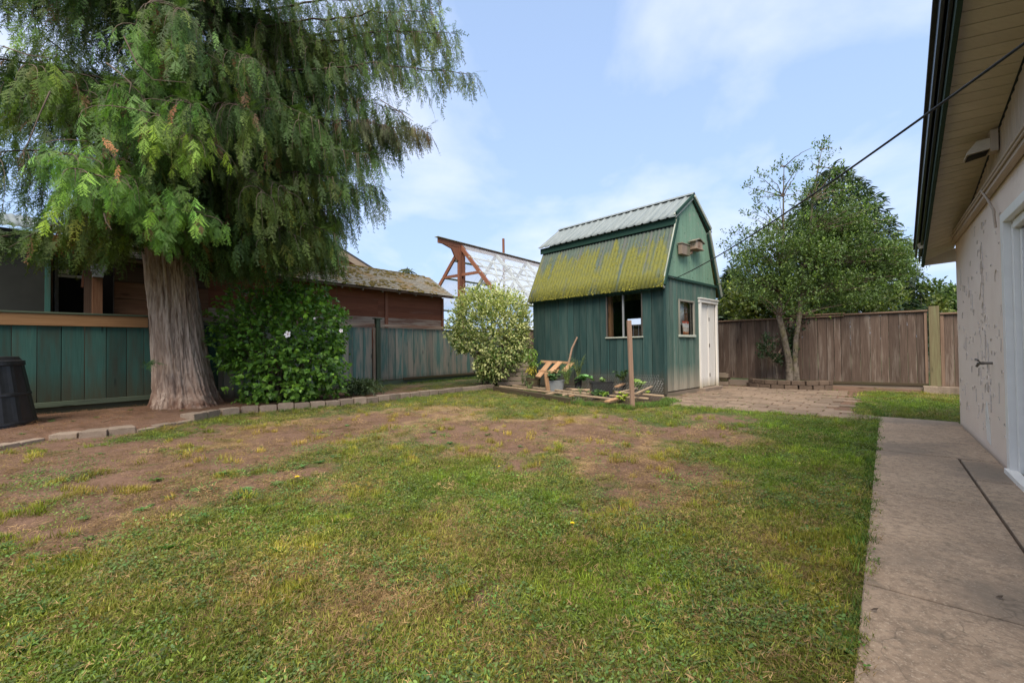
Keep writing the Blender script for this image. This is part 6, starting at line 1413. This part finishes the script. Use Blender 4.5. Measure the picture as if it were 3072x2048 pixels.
t_ros = mkt('rosette', rosette(15, .085, 5))
def sample(n, ymin=1.0, ymax=13.5, power=1.0):
    """ground points, denser near the viewpoint of the yard"""
    Yv = ymin*(ymax/ymin)**rl.random(n) if power == 1 else ymin+(ymax-ymin)*rl.random(n)
    Xv = rl.uniform(-1.35, 1.35, n)*Yv+rl.normal(0, .1, n); return Xv, Yv
def okground(x, y, pad=.0):
    h = (x-HA[0])*HH[0]+(y-HA[1])*HH[1]; n = (x-HA[0])*HN[0]+(y-HA[1])*HN[1]
    a = ~((n < pe(h)-.012+.045*(vno(x*7, y*7, 3))) & (h < .22)) & ((n > .05) | (h > .2))
    pat = (n > 1.15) & (n < 4.5) & (h > hs[0]-.02) & (h < 6.0)
    g = (x-SA[0])*SG[0]+(y-SA[1])*SG[1]; l = (x-SA[0])*SL[0]+(y-SA[1])*SL[1]
    shd = (g > -.02) & (g < GW+.05) & (l > -.03) & (l < SLn)
    lfz = (x-LA[0])*LN[0]+(y-LA[1])*LN[1] < -.05
    bfz = (x-BA[0])*BN[0]+(y-BA[1])*BN[1] < -.1
    trk = np.hypot(x-TB[0], y-TB[1]) > .8
    return a & ~pat & ~shd & lfz & bfz & trk, pat & ~shd
def put(name, label, tmpl, n, keepf, colf, smin, smax, power=1, tiltv=.25, ymin=.9, ymax=13.5):
    x, y = sample(n, ymin, ymax, power); ok, pat = okground(x, y); d, dr_, bed, lu = masks(x, y); k = ok & keepf(x, y, d, dr_, bed, lu)
    x, y, d, dr_, bed, lu = (q[k] for q in (x, y, d, dr_, bed, lu)); m_ = len(x); dist = np.hypot(x, y)
    rot = np.stack([rl.normal(0, tiltv, m_), rl.normal(0, tiltv, m_), rl.uniform(0, 2*np.pi, m_)], -1)
    sc = rl.uniform(smin, smax, m_)*(1+.05*dist)
    o = scatter(name, tmpl, np.stack([x, y, gh(x, y)-.004], -1), rot, sc, colf(x, y, d, dr_, lu, m_)); tag(o, label, None, None, 'stuff'); print(name, m_); return o
U = lambda m_: rl.random(m_)
def w_hi(x, y): return fbm(x*3.2, y*3.2, 55)-.5
def cgreen(x, y, d, dr_, lu, m_):
    t = np.clip(dr_+rl.normal(0, .22, m_), 0, 1)[:, None]; f = fbm(x*1.7, y*1.7, 61)[:, None]
    c = np.array([.165, .215, .028])*(1-t)+np.array([.33, .25, .07])*t; c = c*np.exp((fbm(x*6, y*6, 77)[:, None]-.5)*.9); c = c*(.72+.65*f)*(1+lu[:, None]*np.array([-.12, .12, .0])[None])
    return np.clip(c*np.exp(rl.normal(0, .2, (m_, 1))), 0, 1)
def cdry(x, y, d, dr_, lu, m_): return np.array([.36, .235, .11])*np.exp(rl.normal(0, .3, (m_, 1)))*(1-.25*d[:, None])
def cclov(x, y, d, dr_, lu, m_): return np.array([.125, .185, .050])*np.exp(rl.normal(0, .25, (m_, 1)))*np.exp(rl.normal(0, .12, (m_, 3)))
put('lawn_grass', 'short patchy green lawn grass', t_green, 74000, lambda x, y, d, dr_, b, l: (U(len(x)) < np.clip(.98-1.6*d-.60*dr_, 0.015, 1)) & ((~b) | ((y > 9.5) & (U(len(x)) < .5))), cgreen, .7, 1.15)
put('dry_grass', 'straw coloured dead grass lying in the lawn', t_dry, 46000, lambda x, y, d, dr_, b, l: (U(len(x)) < np.clip(.25+.78*dr_-.50*d*d+.5*w_hi(x, y), 0.10, .95)) & ((~b) | (U(len(x)) < .5)), cdry, .6, 1.15)
put('clover_patches', 'small leaved clover and weeds in the lawn', t_clover, 46000, lambda x, y, d, dr_, b, l: (fbm(x*2.3, y*2.3, 88)+.16*rl.normal(0, 1, len(x)) > .55+.25*d+.12*dr_) & (~b), cclov, .7, 1.25)
put('grass_clumps', 'taller yellow green grass clumps', t_tall, 13000, lambda x, y, d, dr_, b, l: (fbm(x*4, y*4, 90) > .60) & (~b) & (U(len(x)) < .85-.4*d), lambda *a: cgreen(*a)*np.array([1.25, 1.2, .9]), .6, 1.1, 1, .2, 1.8)
# weeds rosettes placed where the photograph has them, and a sprinkling
ros = [(670, 1428, 1.1), (470, 1442, .9), (545, 1365, .4), (905, 1405, .9), (1010, 1375, 1.), (960, 1390, .8), (830, 1455, .9), (730, 1490, 1.), (700, 1500, .9), (430, 1535, .9), (520, 1650, 1.2), (600, 1560, 1.), (1300, 1300, .9), (1330, 1308, .9), (1270, 1340, .8), (1150, 1490, .8), (1180, 1420, .8), (100, 1680, 1.), (150, 1830, 1.2), (2500, 1950, 1.2), (1990, 1900, 1.1), (1900, 1860, 1.), (1560, 1340, .6), (250, 1560, .6), (250, 1480, .5), (1650, 1250, .7), (620, 1380, .35), (220, 1280, .5), (290, 1270, .6), (130, 1350, .5), (380, 1300, .4), (1700, 1390, .8), (60, 1960, 1.2), (420, 1900, 1.), (2430, 1600, .9), (840, 1660, .9)]
rx2 = [gp(a, b)[:2] for a, b, _ in ros]; q = np.array(rx2); scs = np.array([c for _, _, c in ros])
xx, yy = sample(1500); ok, _ = okground(xx, yy); d, dr_, bed, lu = masks(xx, yy); kk = ok & (fbm(xx*1.5, yy*1.5, 17) > .55) & (rl.random(1500) < .5)
q = np.concatenate([q, np.stack([xx[kk], yy[kk]], -1)]); scs = np.concatenate([scs, rl.uniform(.3, .7, kk.sum())])
m_ = len(q); o = scatter('weed_rosettes', t_ros, np.column_stack([q, gh(q[:, 0], q[:, 1])]), np.stack([rl.normal(0, .1, m_), rl.normal(0, .1, m_), rl.uniform(0, 6, m_)], -1), scs, col_var((.10, .19, .055), m_, rl)); tag(o, 'flat dandelion and broadleaf weed rosettes in the lawn', None, None, 'stuff')
# grass growing between the pavers and along the bed and edges
def line_grass(pts, n, wid, hmul=1., tmpl=t_tall, col=(.13, .19, .035)):
    pts = np.array(pts)[:, :2]; i = rl.integers(0, len(pts)-1, n); t = rl.random((n, 1)); p = pts[i]*(1-t)+pts[i+1]*t+rl.normal(0, wid, (n, 2)); return p
xs_, ys_ = rl.uniform(2, 9.4, 16000), rl.uniform(6.3, 14, 16000); _, pt = okground(xs_, ys_); kk = pt & (fbm(xs_*1.6, ys_*1.6, 33) > .48); xs_, ys_ = xs_[kk], ys_[kk]
hh_ = (xs_-HA[0])*HH[0]+(ys_-HA[1])*HH[1]; kk = np.abs(((hh_-(h0+.30))/.215) % 1-.5) > .40; pg = np.stack([xs_[kk], ys_[kk]], -1)[:700]
lg = [pg, line_grass([gp(1726, 1212), gp(1800, 1222), gp(1890, 1226), gp(1990, 1216), gp(2010, 1202)], 300, .07), line_grass([gp(1530, 1175), gp(1640, 1190), gp(1740, 1205)], 200, .10), line_grass(EDGE[9:], 110, .05), line_grass([Lp(7.5, -.2), Lp(12, -.2)], 260, .15), line_grass([gp(2640, 1250), gp(2630, 1238), gp(2600, 1215)], 50, .05), line_grass([Hp(jh[1], nb), Hp(jh[1]-1.5, nb)], 0, .01)]
lg.append(np.array([Hp(h_, pe(h_)+rl.uniform(-.012, .05))[:2] for h_ in rl.uniform(-6.6, -.3, 130)]))
lg.append(np.array([Hp(-2.05+rl.normal(0, .05), nb+rl.normal(0, .006))[:2] for _ in range(7)]+[Hp(-2.35+rl.normal(0, .10), nb+rl.normal(0, .008))[:2] for _ in range(22)]))
pg = np.concatenate(lg); m_ = len(pg); sc = rl.uniform(.5, 1.3, m_); sc[:len(lg[0])] *= .4; sc[-29:] *= .45; sc[len(lg[0]):len(lg[0])+500] *= 1.5
o = scatter('edge_grass', t_tall, np.column_stack([pg, np.maximum(gh(pg[:, 0], pg[:, 1]), 0)]), np.stack([rl.normal(0, .2, m_), rl.normal(0, .2, m_), rl.uniform(0, 6, m_)], -1), sc, col_var((.12, .19, .04), m_, rl)); tag(o, 'long grass along the bed, pavers and edging', None, None, 'stuff')
# litter of needles and chips in the fence bed, crumbs on bare soil
bmx = bmesh.new(); bmesh.ops.create_icosphere(bmx, subdivisions=1, radius=1); TVc = np.array([v.co[:] for v in bmx.verts]); TFc = np.array([[v.index for v in f.verts] for f in bmx.faces]); bmx.free()
t_cr = mkt('crumb', (TVc*np.array([1, .8, .6]), TFc, np.ones((len(TVc), 3))))
put('soil_crumbs', 'small crumbs of earth and bark on the bare soil', t_cr, 110000, lambda x, y, d, dr_, b, l: (U(len(x)) < d*.8), lambda x, y, d, dr_, lu, m_: np.array([.16, .09, .058])*np.exp(rl.normal(0, .45, (m_, 1))), .0018, .0055, 1, .5, 1.2, 11)
t_needle = mkt('needle_litter', tuft(60, .11, .030, .0022, 1., 8, True))
nn_ = 5200; ax_ = rl.uniform(-9, 0, nn_); ay_ = rl.uniform(4.5, 12, nn_); kk = inpoly(ax_, ay_, BEDPOLY) | ((segdist(ax_, ay_, EDGE) < .9) & (rl.random(nn_) < .25) & (ax_ < -3)); ax_, ay_ = ax_[kk], ay_[kk]; m_ = len(ax_)
o = scatter('needle_litter', t_needle, np.column_stack([ax_, ay_, gh(ax_, ay_)]), np.stack([rl.normal(0, .15, m_), rl.normal(0, .15, m_), rl.uniform(0, 6, m_)], -1), rl.uniform(.7, 1.4, m_), col_var((.24, .13, .07), m_, rl, .35)); tag(o, 'rusty needle litter under the cedar', None, None, 'stuff')
# dandelion flowers
M['yellow'] = plain('dandelion_yellow', (.85, .62, .02), .6)
for k, (px, py, s, lb) in enumerate(((891, 1430, .020, 'yellow dandelion flower beside the weeds in the bare left part of the lawn'), (1717, 1568, .013, 'yellow dandelion flower on the small bare patch in mid lawn'), (1497, 1398, .010, 'tiny yellow dandelion flower left of the central bare soil'))):
    p = gp(px, py, .05); t = thing('dandelion', p*np.array([1, 1, 0]), lb, 'flower', 'dandelions in the lawn')
    T = Tubes(); T.add([p*np.array([1, 1, 0]), p], .002, 5); T.build('stalk', M['leafy_stem'], t)
    V, F = [], []; q = 0
    for ring, (rr3, tl) in enumerate(((1., .2), (.75, .6), (.45, 1.2))):
        for i in range(14):
            a = 2*np.pi*(i+.5*ring)/14; dv_ = unit(np.array([math.cos(a), math.sin(a), tl])); w_ = np.array([-math.sin(a), math.cos(a), 0])*s*.16; V += [p, p+dv_*s*rr3-w_, p+dv_*s*rr3*1.08, p+dv_*s*rr3+w_]; F.append([q, q+1, q+2, q+3]); q += 4
    obj_py('flower_head', V, F, M['yellow'], t)
# fallen sticks
for px0, py0, px1, py1, lb in ((306, 1265, 360, 1250, 'pale dry stick lying on the bark litter by the fence'), (95, 1517, 140, 1503, 'dark stick lying on the bare soil at left')):
    a, c = gp(px0, py0, .09 if py0 < 1300 else .015), gp(px1, py1, .09 if py0 < 1300 else .015); T = Tubes(); T.add([a, (a+c)/2+Z*.01, c], [.005, .006, .003], 5); o = T.build('fallen_stick', M['newwood' if py0 < 1300 else 'twig']); tag(o, lb, 'stick')
# fallen leaves / debris on the path
for px, py, lb in ((2610, 1828, 'small dark curled leaf lying on the near path slab'), (2985, 1790, 'brown leaf scrap on the path by the right edge')):
    p = gp(px, py, .036); o = obj_py('fallen_leaf', [p, p+[.02, .006, .004], p+[.034, -.002, .009], p+[.018, -.010, .003]], [[0, 1, 2, 3]], M['twig_dark']); tag(o, lb, 'leaf')
